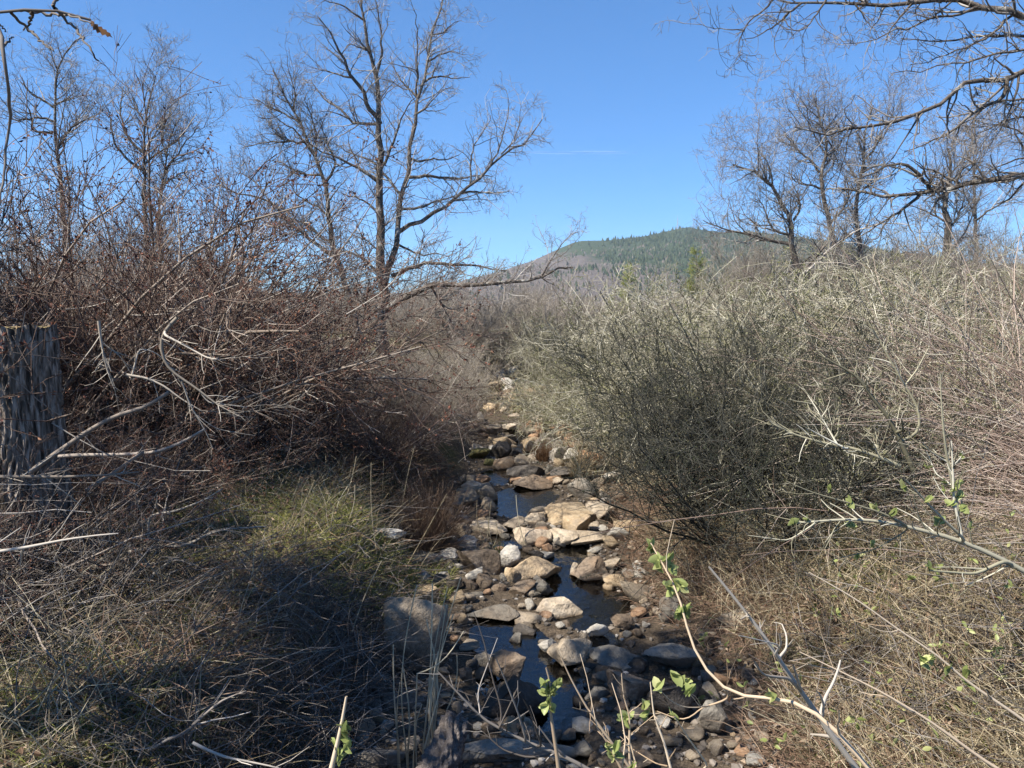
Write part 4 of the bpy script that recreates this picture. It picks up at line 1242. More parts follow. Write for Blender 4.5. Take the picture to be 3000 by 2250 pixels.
# small loose stones, copies of a few shapes
SP = []
for i in range(8):
    V = rock_shape(rng, ICO2[0], 8)
    me = raw_mesh('stone', V, ICO2[1], True, None, None); SP.append(me.data); bpy.data.objects.remove(me)
STM = ['grey', 'tan', 'brown', 'dark', 'pale', 'tan', 'gold', 'orange']
variants = {}
zones = [('small stone in the shaded lower stream bed', 3.7, 5.6, 130), ('small stone around the wedge-shaped and golden boulders', 5.6, 7.2, 70), ('small stone in the sunlit rock dam', 7.2, 9.0, 60), ('small stone around the upper pools', 9.0, 13.5, 36)]
for lab, y0, y1, n in zones:
    k = 0
    while k < n:
        y = rng.uniform(y0, y1); xl, xr = np.interp(y, YS, XL), np.interp(y, YS, XR)
        x = rng.uniform(xl - .1, xr + .2); z = tz(x, y)
        if z < -.05 and rng.random() < .93: continue
        if any((x - a) ** 2 + (y - b) ** 2 < (r * .7) ** 2 for a, b, r in rock_xy): continue
        s = rng.uniform(.05, .13) * (1 if y < 7 else 1.25)
        mi = int(rng.integers(0, 8)); si = int(rng.integers(0, 8))
        if (si, mi) not in variants:
            d = SP[si].copy(); d.materials.clear(); d.materials.append(M[STM[mi]]); variants[(si, mi)] = d
        o = bpy.data.objects.new('stone', variants[(si, mi)]); COL.objects.link(o)
        o.scale = (s * rng.uniform(.8, 1.3), s * rng.uniform(.7, 1.1), s * rng.uniform(.5, .9))
        o.rotation_euler = (rng.normal() * .25, rng.normal() * .25, rng.uniform(0, 6.28))
        o.location = (x, y, z + o.scale[2] * .28)
        col = {'gold': 'golden', 'grey': 'grey', 'tan': 'tan', 'brown': 'brown', 'dark': 'dark', 'pale': 'pale', 'orange': 'orange'}[STM[mi]]
        size = 'tiny' if s < .07 else ('small' if s < .11 else 'fist-sized')
        tag(o, f'{size} {col} stone {beside(x, y)}', 'stone', f'loose {col} stones, {lab[15:]}')
        k += 1
# gravel: uncountable pebbles between the stones
gv, gf, gt, nn0 = [], [], [], 0
V0, F0 = ico(1)
N = 3600
yy = 3.5 + (rng.random(N) ** 1.4) * 9; xl, xr = np.interp(yy, YS, XL), np.interp(yy, YS, XR)
xx = xl - .15 + (xr - xl + .35) * rng.random(N)
zz = terrain(xx, yy)
sz = rng.uniform(.008, .028, N)
Vg = V0[None] * (rng.uniform(.6, 1.3, (N, 1, 3)) * sz[:, None, None]) * rng.uniform(.85, 1.15, (N, len(V0), 1)) * np.array([1, 1, .7]) + np.stack([xx, yy, zz + sz * .25], -1)[:, None]
Fg = (F0[None] + (np.arange(N) * len(V0))[:, None, None]).reshape(-1, 3)
M['gravel'] = twig_mat('gravel', [(0, (.05, .042, .035)), (.5, (.14, .12, .10)), (.85, (.24, .205, .17)), (1, (.42, .39, .35))])
tag(raw_mesh('gravel', Vg.reshape(-1, 3), Fg, False, np.repeat(rng.random(N), len(V0)), M['gravel']), 'wet brown gravel between the stones of the stream bed', 'gravel', kind='stuff')

# ------------------------------------------------------------------ grass, litter and dead stems on the banks
def blades(rng, X, Y, L, lean, width, tint, curl=.35, K=4, lift=0.0, dirs=None):
    N = len(X)
    base = np.stack([X, Y, terrain(X, Y) - .01 + lift], -1)
    a = rng.uniform(0, 6.28, N) if dirs is None else dirs + rng.normal(size=N) * .5
    e = np.abs(rng.normal(size=N)) * lean
    d = nrm(np.stack([np.cos(a) * np.sin(e), np.sin(a) * np.sin(e), np.cos(e)], -1))
    P = np.empty((N, K, 3)); P[:, 0] = base; st = (L / (K - 1))[:, None]
    out = np.stack([np.cos(a), np.sin(a), np.zeros(N)], -1)
    for k in range(1, K):
        d = nrm(d + out * curl * .5 + rng.normal(size=(N, 3)) * .12 - np.array([0, 0, curl * .35]))
        P[:, k] = P[:, k - 1] + d * st
    gz = terrain(P[:, :, 0].ravel(), P[:, :, 1].ravel()).reshape(N, K)
    P[:, 1:, 2] = np.maximum(P[:, 1:, 2], gz[:, 1:] + .012)
    R = width[:, None] * np.linspace(1, .3, K)[None]
    return P, R, tint


def scatter(rng, n, x0, x1, y0, y1, near=1.3, dens=None):
    y = y0 + (y1 - y0) * rng.random(n) ** near
    x = rng.uniform(x0, x1, n)
    if dens is not None:
        k = rng.random(n) < dens(x, y); x, y = x[k], y[k]
    return x, y


def off_bed(m=0.0):
    return lambda x, y: ((x < np.interp(y, YS, XL) - m) | (x > np.interp(y, YS, XR) + m)).astype(float)


def left_only(x, y): return ((x < np.interp(y, YS, XL) - .12) & ~((x / y > -.175) & (y < 5.0))).astype(float)      # bare ground before the leaning boulder
def right_only(x, y): return (x > np.interp(y, YS, XR) + .3).astype(float)


def grass_object(name, label, sets, m, seed):
    r = np.random.default_rng(seed); t = Ribbons(r, 2)
    for (dens, n, box, Ls, lean, wd, curl, *mean) in sets:
        x, y = scatter(r, n, *box, dens=dens)
        N = len(x)
        L = r.uniform(*Ls, N) * (1 + .25 * noise(x, y, 2.5, 3))
        P, R, T = blades(r, x, y, np.maximum(L, .05), lean, r.uniform(*wd, N), np.clip(r.normal(mean[0] if mean else .5, .27, N) + .12 * noise(x, y, 1.6, 9), 0, 1), curl)
        t.add(P, R, T, sides=2 if False else 3)
    return tag(t.build(name, M[m]), label, 'grass', kind='stuff')


def greenpatch(x, y):
    return left_only(x, y) * np.clip(.55 + .5 * noise(x, y, 1.4, 2), .05, 1)


grass_object('green_grass', 'green grass growing on both banks', [
    (greenpatch, 26000, (-4.2, -.4, 2.2, 8.2), (.05, .19), .75, (.0014, .0028), .5),
    (lambda x, y: np.exp(-((x + 1.25) ** 2 + (y - 6.05) ** 2) / 1.0), 34000, (-2.6, -.5, 5.0, 8.0), (.05, .14), .8, (.0014, .0026), .5, .95),  # paler yellow blades put the sunlit patch into the grass colour
    (lambda x, y: right_only(x, y) * np.clip(.35 + .45 * noise(x, y, 1.7, 5), 0, 1), 15000, (1.0, 5, 2.2, 7), (.08, .25), .6, (.0013, .0026), .5),
    (lambda x, y: np.exp(-((x - .45) ** 2 + (y - 16.5) ** 2) / 1.5), 700, (-1.2, 1.9, 14, 19), (.15, .4), .6, (.003, .005), .5)], 'green_grass', 301)
grass_object('dry_grass', 'dry straw-coloured grass matted over both banks', [
    (lambda x, y: left_only(x, y) * np.exp(-((x + 1.5) ** 2 + (y - 5.6) ** 2) / 1.6), 14000, (-3.2, -.5, 3.6, 8.0), (.05, .2), 1.2, (.0010, .0020), .5, .8),
    (left_only, 13000, (-4.2, -.3, 2.2, 9), (.12, .5), .9, (.0010, .0022), .45),
    (right_only, 33000, (.9, 5.2, 2.2, 7.5), (.12, .5), .8, (.0012, .0027), .45),
    (lambda x, y: right_only(x, y) * np.exp(-((x - 1.5) / .7) ** 2), 3500, (1, 2.6, 8.5, 13), (.2, .5), .6, (.0025, .004), .45),
    (lambda x, y: np.ones_like(x), 3000, (-1.4, 1.6, 14.5, 22), (.15, .45), .7, (.003, .006), .45),
    (off_bed(.2), 9000, (-10, 11, 9, 26), (.2, .5), .7, (.003, .006), .4)], 'dry_grass', 302)
grass_object('dead_stems', 'rusty brown dead stems hanging over the stream edges', [
    (lambda x, y: left_only(x, y) * np.exp(-((np.interp(y, YS, XL) - x - .55) / .5) ** 2) * (1 - .95 * np.exp(-((x + 1.2) ** 2 + (y - 6.05) ** 2) / .5)), 12000, (-2.4, -.5, 3.2, 9.5), (.15, .5), 1.1, (.0010, .0020), .75),
    (lambda x, y: (x > np.interp(y, YS, XR) + .05) * np.exp(-((x - np.interp(y, YS, XR) - .4) / .5) ** 2), 13000, (.8, 2.4, 3.2, 9), (.12, .45), 1.1, (.0010, .0021), .75)], 'rust_stem', 303)
# thin dead twigs lying over the near left bank
r = np.random.default_rng(304); t = Tubes(r, 3)
for (n, cx, cy, sxx, syy, zt, Lr) in [(800, -1.05, 3.75, .32, .5, .28, (.25, .9)), (750, -.95, 4.8, .22, .5, .2, (.2, .7)), (150, -2.6, 3.6, .9, .7, .06, (.2, .6)), (500, -1.1, 3.0, .35, .3, .22, (.2, .7)), (900, 2.4, 3.9, .7, .8, .3, (.25, .9))]:
    x = r.normal(cx, sxx, n); y = np.maximum(r.normal(cy, syy, n), 2.3)
    k = (x < np.interp(y, YS, XL) + .15) | (x > np.interp(y, YS, XR) + .3); x, y = x[k], y[k]; N = len(x)
    d = nrm(np.stack([r.normal(size=N), r.normal(size=N), r.normal(size=N) * .35 + .05], -1))
    P = walk(r, np.stack([x, y, terrain(x, y) + r.uniform(.02, zt, N)], -1), d, r.uniform(*Lr, N), 6, .17, -.03)
    gz = terrain(P[:, :, 0].ravel(), P[:, :, 1].ravel()).reshape(N, 6); P[:, :, 2] = np.maximum(P[:, :, 2], gz + .01)
    t.add(P, r.uniform(.0012, .0036, N)[:, None] * np.linspace(1, .4, 6)[None])
tag(t.build('ground_twigs', M['dead_twig']), 'tangled dead twigs matted over the near banks', 'twigs', kind='stuff')
r = np.random.default_rng(305); lf = Leaves(r)
x, y = scatter(r, 15000, -4.5, 5.0, 2.2, 10, 1.3, off_bed(.0)); N = len(x)
lf.add(np.stack([x, y, terrain(x, y) + r.uniform(.005, .11, N)], -1), nrm(np.stack([r.normal(size=N), r.normal(size=N), r.normal(size=N) * .3], -1)), r.uniform(.03, .06, N), r.uniform(.02, .035, N))
tag(lf.build('leaf_litter', M['litter']), 'fallen brown leaves scattered over the banks', 'leaf litter', kind='stuff')

# orange grass tuft and mossy grass tuft by the far pools
def tuft(x, y, z, n, L, m, lab, seed, w=.0035):
    r = np.random.default_rng(seed)
    root = empty('grass_tuft', (x, y, z)); tag(root, lab, 'grass')
    a = r.uniform(0, 6.28, n); e = np.abs(r.normal(size=n)) * .55
    d = np.stack([np.cos(a) * np.sin(e), np.sin(a) * np.sin(e), np.cos(e)], -1)
    P = walk(r, np.stack([r.normal(0, .06, n), r.normal(0, .06, n), np.zeros(n)], -1), d, r.uniform(.5, 1, n) * L, 5, .1, -.12)
    Tubes(r, 3).add(P, r.uniform(.5, 1, n)[:, None] * w * np.linspace(1, .25, 5)[None]).build('blades', M[m], root)


p = on_level(1592, 1345, .05); tuft(p[0], p[1], .02, 260, .42, 'brown_leaf', 'tuft of orange dry grass beside the upper pools', 1)
p = on_level(1700, 1385, .12); tuft(p[0], p[1], .1, 260, .6, 'dry_grass', 'tuft of tan grass on the sunlit right bank by the pools', 2)
p = on_level(1556, 1215, .1); tuft(p[0], p[1], .15, 420, .4, 'dry_grass', 'yellow-green tuft on the mossy rock at the stream end', 3, .006)
p = on_level(1445, 1625, .05); tuft(p[0], p[1], .03, 120, .16, 'green_grass', 'small green tuft between stones of the rock dam', 4, .003)
p = on_level(1290, 1560, .3); tuft(p[0] - .1, p[1] + .25, tz(p[0] - .1, p[1] + .25), 900, .75, 'rust_stem', 'rusty clump of dead grass drooping at the upper pool', 5, .003)
p = on_level(1190, 1520, .5); tuft(p[0] + .1, p[1] + .3, tz(p[0] + .1, p[1] + .3), 800, .7, 'rust_stem', 'rusty clump of dead grass behind the flat pale rock', 6, .003)

# ------------------------------------------------------------------ stump, fallen limbs, brush pile, log
p = at(85, 1230, 4.9)
zs = tz(p[0], 4.9)
top = at(85, 955, 4.9)[2]
Hs = top - zs; Rs = 185 / 2 / F * 4.9 * 1.05
st = empty('tree_stump', (p[0] - .06, 4.95, zs)); tag(st, 'old sawn-off tree stump with furrowed bark at the left edge', 'stump')
r = np.random.default_rng(401)
nth, nzv = 180, 70
TH, ZV = np.meshgrid(np.linspace(0, 2 * math.pi, nth, endpoint=False), np.linspace(-.1, 1, nzv))
fl = 1 + .35 * np.exp(-np.maximum(ZV, 0) * 6) * (1 + .4 * np.sin(TH * 5 + 1))
fur = .06 * np.abs(np.sin(TH * 17 + 2.2 * np.sin(ZV * 5 + TH * 2) + np.sin(ZV * 23))) + .05 * np.sin(TH * 41 + 3 * np.sin(ZV * 19)) * np.sin(ZV * 31 + TH * 5) + .05 * np.sin(TH * 3 + 1)
RR = Rs * (fl * (1 - .06 * ZV) + fur)
V = np.stack([RR * np.cos(TH), RR * np.sin(TH), ZV * Hs + .015 * np.sin(TH * 7) * (ZV > .98)], -1).reshape(-1, 3)
i = np.arange(nzv - 1)[:, None] * nth + np.arange(nth)[None]; i2 = np.arange(nzv - 1)[:, None] * nth + (np.arange(nth)[None] + 1) % nth
m, nt, b = mat('stump_bark')
tcx = nt.nodes.new('ShaderNodeTexCoord'); mp = nt.nodes.new('ShaderNodeMapping'); mp.inputs['Scale'].default_value = (42, 42, 6)
nt.links.new(tcx.outputs['Object'], mp.inputs[0]); tn = nt.nodes.new('ShaderNodeTexNoise'); tn.inputs['Scale'].default_value = 1.0; tn.inputs['Detail'].default_value = 6
nt.links.new(mp.outputs[0], tn.inputs['Vector'])
nt.links.new(ramp(nt, tn.outputs['Fac'], [(.36, (.04, .032, .026)), (.5, (.17, .138, .112)), (.66, (.42, .36, .31))]), b.inputs['Base Color'])
bump(nt, b, tn.outputs['Fac'], 1.0, .04)
raw_mesh('bark', V, np.stack([i, i2, i2 + nth, i + nth], -1).reshape(-1, 4), True, None, m, st)
rr = np.linspace(0, 1, 9)
RT = RR[-1]
V = np.concatenate([[[0, 0, Hs - .03]]] + [np.stack([RT * q * .985 * np.cos(TH[0]), RT * q * .985 * np.sin(TH[0]), np.full(nth, Hs - .012) + r.normal(size=nth) * .004 - .03 * (1 - q) * np.sin(TH[0] * 2) ** 2], -1) for q in rr[1:]])
fc = [[0, 0, 1 + k, 1 + (k + 1) % nth][1:] for k in range(nth)]
m, nt, b = mat('stump_cut')
nt.links.new(ramp(nt, nz(nt, 14, 6, .7), [(.3, (.10, .07, .04)), (.5, (.25, .185, .11)), (.65, (.17, .16, .06)), (.8, (.38, .31, .2))]), b.inputs['Base Color'])
bump(nt, b, nz(nt, 60, 4), .8, .01)
Vq, Fq = V, []
for a in range(8 - 1):
    for k in range(nth): Fq.append([1 + a * nth + k, 1 + a * nth + (k + 1) % nth, 1 + (a + 1) * nth + (k + 1) % nth, 1 + (a + 1) * nth + k])
for k in range(0, nth, 2): Fq.append([0, 1 + k, 1 + (k + 1) % nth, 1 + (k + 2) % nth])
raw_mesh('cut_face', Vq, np.array(Fq), False, None, m, st)

r = np.random.default_rng(402)


def branch_thing(name, label, cat, lines, Y, rad, m='pale_wood', tw=0, leaf=None, z1=(0, 0, 1.0), seed=0, dY=.25, group=None, twl=(.08, .3), taper=.3, sides=6, leafsize=.035, rt=.0012):
    """stems traced in the photograph; the first line is the main stem, the others fork from it"""
    r = np.random.default_rng(900 + seed)
    ox, oy, s = z1
    Ys = Y if isinstance(Y, tuple) else (Y, Y)
    main = [at(ox + a * s, oy + bq * s, Ys[0] + (Ys[1] - Ys[0]) * k / max(1, len(lines[0]) - 1)) for k, (a, bq) in enumerate(lines[0])]
    root = empty(name, main[0]); tag(root, label, cat, group)
    org = np.array(main[0])
    mainp = resample(np.array(main), 16); mpx = resample(np.array(lines[0], float), 16)
    Rm = rad * np.linspace(1, taper, 16) * (1 + .12 * r.random(16))
    so_ = Tubes(r, sides).add(mainp - org, Rm, [r.random()]).build('stem', M[m], root)
    PP, PR = [mainp], [Rm]
    bank = [(mpx, mainp, Rm, so_)]
    for l in lines[1:]:
        l = np.array(l, float)
        bb = min(((((q - l[0]) ** 2).sum(1).min(), q, P, R) for q, P, R, _ in bank), key=lambda e: e[0])
        k = np.argmin(((bb[1] - l[0]) ** 2).sum(1))
        yb = bb[2][k][1]; dd = r.uniform(-1, 1) * dY
        P = np.concatenate([[bb[2][k]], [at(ox + a * s, oy + bq * s, yb + dd * (j + 1) / len(l)) for j, (a, bq) in enumerate(l)]])
        lp = resample(P, 16)
        lpx = resample(np.concatenate([[bb[1][k]], l]), 16)
        R = np.minimum(bb[3][k] * .75, rad * .7) * np.linspace(1, .4, 16)
        bo_ = Tubes(r, sides).add(lp - org, R, [r.random()]).build('branch', M[m], root)
        PP.append(lp); PR.append(R); bank.append((lpx, lp, R, bo_))
    A, AR = np.stack(PP), np.stack(PR)
    if tw:
        C, CR = grow(r, A, AR, tw, .15, 1, twl, (.4, 1.1), 4, .15, .03, .6, .004, .5, rt)
        if tw <= 20:
            for c_, cr_ in zip(C, CR): Tubes(r, 4).add(c_ - org, cr_).build('twig', M[m], root)
        else: Tubes(r, 3).add(C - org, CR).build('twigs', M[m], root)
        A2, AR2 = C, CR
    if leaf:
        kind, spots, per = leaf
        cl = spots if spots is not None else []
        done = []
        for (a, bq) in cl:
            bb = min(((((q - np.array([a, bq])) ** 2).sum(1).min(), q, P, ob) for q, P, R, ob in bank), key=lambda e: e[0])
            k = np.argmin(((bb[1] - np.array([a, bq])) ** 2).sum(1))
            c = bb[2][k]; tgt = at(ox + a * s, oy + bq * s, c[1] + r.uniform(-.01, .01))
            done.append((c, tgt, bb[3]))
        for (c, tgt, ob) in done:
            for j in range(per):
                L = leafsize * r.uniform(.7, 1.15)
                dd = nrm(nrm(tgt - c + 1e-6) * .5 + np.array([0, 0, .45]) + r.normal(size=3) * .65)
                start = c * .35 + tgt * .65 - dd * L * .4
                leaf_mesh('leaf', start - org, dd, L, L * .55, r, M[kind], ob)
    return root


def leaf_mesh(name, c, d, L, W, r, m, parent):
    ref = nrm(np.cross(d, r.normal(size=3))); nor = np.cross(ref, d)
    prof = [(0, .05), (.25, .34), (.55, .5), (.8, .4), (1.0, .06)]
    V, Fq = [], []
    for f, w in prof:
        mid = c + d * L * f - nor * L * .18 * f * f
        V += [mid + ref * W * w + nor * W * .18 * (w / .5), mid, mid - ref * W * w + nor * W * .18 * (w / .5)]
    for k in range(4):
        q = 3 * k; Fq += [[q, q + 1, q + 4, q + 3], [q + 1, q + 2, q + 5, q + 4]]
    return raw_mesh(name, np.array(V), np.array(Fq), True, np.full(15, r.random()), m, parent)


ZB5 = (0, 750, .452)
branch_thing('fallen_branch', 'thick bowed dead branch rising from the brush pile, upper of two', 'branch', [[(200, 1400), (290, 1330), (420, 1240), (560, 1140), (680, 1070), (790, 1020), (920, 990), (1010, 940), (1100, 880)]], 4.5, .016, 'red_stem', 3, None, ZB5, 1, taper=.7)
branch_thing('fallen_branch', 'thick curved dead branch lying level under the left thicket', 'branch', [[(380, 1300), (500, 1290), (650, 1290), (850, 1285), (1000, 1275), (1120, 1235), (1230, 1180), (1330, 1120)]], 4.7, .012, 'red_stem', 3, None, ZB5, 2, taper=.7)
branch_thing('fallen_branch', 'short dead branch below the level curved one', 'branch', [[(560, 1520), (650, 1460), (760, 1390), (870, 1310), (930, 1270)]], 4.6, .012, 'red_stem', 2, None, ZB5, 3, taper=.8)
branch_thing('dead_branch', 'pale forked dead branch hanging in front of the dark left thicket', 'branch', [[(1150, 400), (1050, 500), (1040, 600), (1080, 720), (1170, 790), (1280, 860), (1400, 960), (1550, 1040)], [(1280, 860), (1350, 950), (1600, 980)], [(1060, 510), (1200, 580), (1340, 660), (1420, 670)], [(1170, 790), (1230, 960), (1340, 1150), (1380, 1250)], [(1230, 1000), (1400, 1120), (1560, 1150), (1660, 1165)], [(1400, 960), (1480, 1000), (1530, 1010)]], 5.1, .013, 'pale_wood', 40, None, ZB5, 4)
branch_thing('dead_branch', 'pale dead branch drooping right of the stump', 'branch', [[(640, 420), (650, 520), (670, 640), (700, 760), (740, 860)], [(660, 560), (780, 650), (850, 760)], [(690, 720), (730, 800), (760, 940)]], 4.8, .009, 'pale_wood', 30, None, ZB5, 5)
branch_thing('dead_branch', 'long pale stem arching across the dark thicket towards the stream', 'branch', [[(820, 770), (950, 790), (1060, 840), (1180, 930), (1300, 1000)], [(900, 600), (1000, 620), (1100, 700)], [(1480, 1020), (1700, 1000), (1850, 960), (1980, 910)], [(1560, 980), (1760, 960), (1990, 1000)], [(1250, 430), (1380, 500), (1480, 480), (1650, 490)], [(1340, 680), (1500, 660), (1700, 640), (1860, 580)]], 5.2, .01, 'pale_wood', 60, None, ZB5, 6)
branch_thing('dead_branch', 'grey level stem lying across the brush pile at the left edge', 'branch', [[(-120, 1440), (0, 1430), (400, 1432), (700, 1420), (900, 1400)]], 4.0, .012, 'tan_twig', 10, None, ZB5, 7)
ZB3 = (0, 1400, 1 / 1.843)
branch_thing('dead_branch', 'pale bare twig jutting in low from the left edge', 'branch', [[(-260, 440), (0, 395), (120, 380), (340, 335), (520, 310), (640, 300)], [(120, 380), (115, 430), (110, 478)], [(130, 370), (140, 310), (165, 250)], [(340, 335), (370, 310)]], 2.6, .007, 'pale_wood', 5, None, ZB3, 8)
branch_thing('dead_branch', 'grey crooked dead branch on the shaded left bank', 'branch', [[(910, 1410), (1000, 1380), (1090, 1290), (1200, 1200), (1330, 1150)], [(1000, 1510), (1005, 1380), (1040, 1200), (1050, 1070)], [(1090, 1290), (1180, 1180), (1240, 1080)], [(790, 1480), (880, 1400), (910, 1410)]], 2.95, .009, 'dead_twig', 20, None, ZB3, 9)
branch_thing('dead_branch', 'pale curved twig at the bottom edge, lower left', 'branch', [[(1040, 1430), (1120, 1470), (1220, 1510), (1330, 1530), (1480, 1560), (1600, 1600)]], 2.75, .006, 'pale_wood', 4, None, ZB3, 10)
branch_thing('dead_branch', 'knotted brown root-like branch lying beside the sunlit grass', 'branch', [[(700, 400), (860, 370), (1000, 370), (1150, 290), (1280, 265), (1330, 285), (1400, 250), (1440, 265)], [(800, 200), (950, 180), (1100, 120), (1200, 60)], [(840, 130), (890, 170), (910, 200)]], 4.6, .013, 'tan_twig', 20, None, ZB3, 11)

# brush pile at the left edge
bp = empty('brush_pile', (-2.6, 4.05, tz(-2.6, 4.05))); tag(bp, 'pile of cut grey brush below the stump at the left edge', 'brush pile')
r = np.random.default_rng(403)
n = 1500
a = r.uniform(0, 6.28, n); q = np.sqrt(r.random(n)) * 1.15
x, y = -3.1 + np.cos(a) * q * .95, 4.3 + np.sin(a) * q * .6
h = .85 * np.clip(1 - q / 1.25, 0, 1) ** .7 * np.clip(.55 - .5 * np.cos(a), .25, 1)
z = terrain(x, y) + h * r.random(n) ** .5
d = nrm(np.stack([r.normal(size=n), r.normal(size=n) * .8, r.normal(size=n) * .4 + .1], -1))
P = walk(r, np.stack([x, y, z], -1), d, r.uniform(.3, 1.0, n), 6, .14, -.03)
gz = terrain(P[:, :, 0].ravel(), P[:, :, 1].ravel()).reshape(n, 6); P[:, :, 2] = np.maximum(P[:, :, 2], gz + .01)
R = r.uniform(.0016, .006, n)[:, None] * np.linspace(1, .4, 6)[None]
C, CR = grow(r, P, R, 1800, .2, 1, (.08, .35), (.4, 1.1), 4, .15, 0, .6, .003, .5, .0012)
Tubes(r, 4).add(P - np.array(bp.location), R).build('sticks', M['dead_twig'], bp)
Tubes(r, 3).add(C - np.array(bp.location), CR).build('twigs', M['dead_twig'], bp)

# weathered log end at the bottom of the frame
p0, p1 = at(1262, 2330, 3.15), at(1335, 2105, 3.5)
log = empty('weathered_log', p0); tag(log, 'shaggy weathered log end standing among the dry stalks', 'log')
nth, nzv = 72, 40
TH, ZV = np.meshgrid(np.linspace(0, 2 * math.pi, nth, endpoint=False), np.linspace(0, 1, nzv))
ax = p1 - p0; A_ = nrm(np.cross(ax, [0, 1, .2])); B_ = nrm(np.cross(ax, A_))
RR = .082 * (1 - .3 * ZV) * (1 + .22 * np.sin(TH * 9 + 3 * np.sin(ZV * 9)) * np.abs(np.sin(ZV * 13 + TH * 3)) + .12 * np.sin(TH * 23 + ZV * 31) + .12 * np.sin(TH * 3 + ZV * 8))
RR[-1] *= .15; RR[-2] *= .75
V = ZV[..., None] * ax + RR[..., None] * (np.cos(TH)[..., None] * A_ + np.sin(TH)[..., None] * B_) + (ZV[..., None] > .93) * ax * .05 * np.sin(TH * 6)[..., None]
i = np.arange(nzv - 1)[:, None] * nth + np.arange(nth)[None]; i2 = np.arange(nzv - 1)[:, None] * nth + (np.arange(nth)[None] + 1) % nth
m, nt, b = mat('weathered_wood')
nt.links.new(ramp(nt, nz(nt, 45, 6, .75, dist=1.0), [(.3, (.06, .05, .045)), (.5, (.17, .145, .13)), (.7, (.36, .32, .29))]), b.inputs['Base Color'])
bump(nt, b, nz(nt, 70, 5, .7), 1.0, .02)
raw_mesh('wood', V.reshape(-1, 3), np.stack([i, i2, i2 + nth, i + nth], -1).reshape(-1, 4), True, None, m, log)

# ------------------------------------------------------------------ dry stalks
ZS = (1050, 1650, .4973)
STK = [(245, 1150, 205, 480), (295, 1180, 345, 125), (370, 1150, 435, 120), (400, 1100, 520, 240), (430, 1000, 605, 80), (420, 1150, 525, 140), (450, 900, 560, 300), (380, 1130, 490, 710), (340, 1050, 375, 830), (500, 900, 580, 540),
       (300, 660, 620, 400), (230, 1000, 245, 700), (285, 1150, 260, 600), (410, 1130, 400, 330), (445, 1050, 470, 520)]
r = np.random.default_rng(501)
ORD = 'first second third fourth fifth sixth seventh eighth ninth tenth eleventh twelfth thirteenth fourteenth fifteenth'.split()
order = sorted(range(len(STK)), key=lambda q: STK[q][2])
for k, (bx, by, tx, ty) in enumerate(STK):
    Yb = 3.55 + r.uniform(-.12, .12)
    b0 = at(ZS[0] + bx * ZS[2], ZS[1] + by * ZS[2], Yb); t0 = at(ZS[0] + tx * ZS[2], ZS[1] + ty * ZS[2], Yb + r.uniform(-.05, .12))
    f = np.linspace(0, 1, 9)[:, None]
    bow = np.array([r.normal() * .03, r.normal() * .03, 0])
    P = b0 + (t0 - b0) * f + np.sin(f * math.pi) * bow
    g = tz(b0[0], b0[1])
    if b0[2] > g: P = np.concatenate([[[b0[0], b0[1], g - .02]], P[1:]])
    o = Tubes(r, 5).add(P - P[0], .0047 * np.linspace(1, .6, 9) * r.uniform(.75, 1.15), [r.uniform(.85, 1)]).build('dry_stalk', M['dry_grass'])
    o.location = P[0]; tag(o, f'{ORD[order.index(k)]} dry straw stalk from the left in the clump left of the lower stream', 'stalk', 'dry stalks at the bottom')
ZA = (1150, 1150, .3616)
for k, (bx, by, tx, ty) in enumerate([(755, 1250, 685, 870), (760, 1250, 800, 880), (1090, 1280, 1000, 830), (840, 1350, 770, 1000), (60, 1050, 180, 420), (790, 1290, 835, 1040), (355, 1260, 340, 990), (0, 1290, 90, 1000), (1590, 720, 1480, 420), (1560, 700, 1500, 430), (60, 1500, 440, 820)]):
    pb = on_level(ZA[0] + bx * ZA[2], ZA[1] + by * ZA[2], .08)
    g = tz(pb[0], pb[1]); pb = on_level(ZA[0] + bx * ZA[2], ZA[1] + by * ZA[2], min(g, .6))
    pt = at(ZA[0] + tx * ZA[2], ZA[1] + ty * ZA[2], pb[1] + .1)
    f = np.linspace(0, 1, 8)[:, None]
    P = pb + (pt - pb) * f + np.sin(f * math.pi) * np.array([r.normal() * .02, 0, 0])
    o = Tubes(r, 5).add(P - P[0], .0055 * np.linspace(1, .5, 8), [r.uniform(.5, 1)]).build('dry_stalk', M['dry_grass'])
    o.location = P[0]; tag(o, f"{'long leaning' if k in (4, 10) else 'single'} dry stalk standing {beside(pb[0], pb[1])}", 'stalk', 'dry stalks among the rocks')

GS = sorted([(595, 370, 655, 170), (588, 375, 640, 250), (720, 480, 702, 190), (735, 385, 742, 180), (790, 400, 840, 150), (815, 460, 945, 300), (640, 730, 735, 500), (618, 400, 650, 262), (430, 420, 520, 250), (560, 470, 585, 330)], key=lambda e: e[2])
for k, (bx, by, tx, ty) in enumerate(GS):
    pb = on_level(440 + bx * .922, 1172 + by * .922, .55)
    for _ in range(8): pb = on_level(440 + bx * .922, 1172 + by * .922, tz(pb[0], pb[1]))
    pt = at(440 + tx * .922, 1172 + ty * .922, pb[1] + .1)
    f = np.linspace(0, 1, 8)[:, None]
    P = pb - np.array([0, 0, .02]) + (pt - pb) * f + np.sin(f * math.pi) * np.array([r.normal() * .025, 0, 0])
    o = Tubes(r, 5).add(P - P[0], .0042 * np.linspace(1, .5, 8), [r.uniform(.6, 1)]).build('dry_stalk', M['dry_grass'])
    o.location = P[0]; tag(o, f'{ORD[k]} tall dry stalk from the left around the sunlit grass patch', 'stalk', 'dry stalks around the sunlit grass')

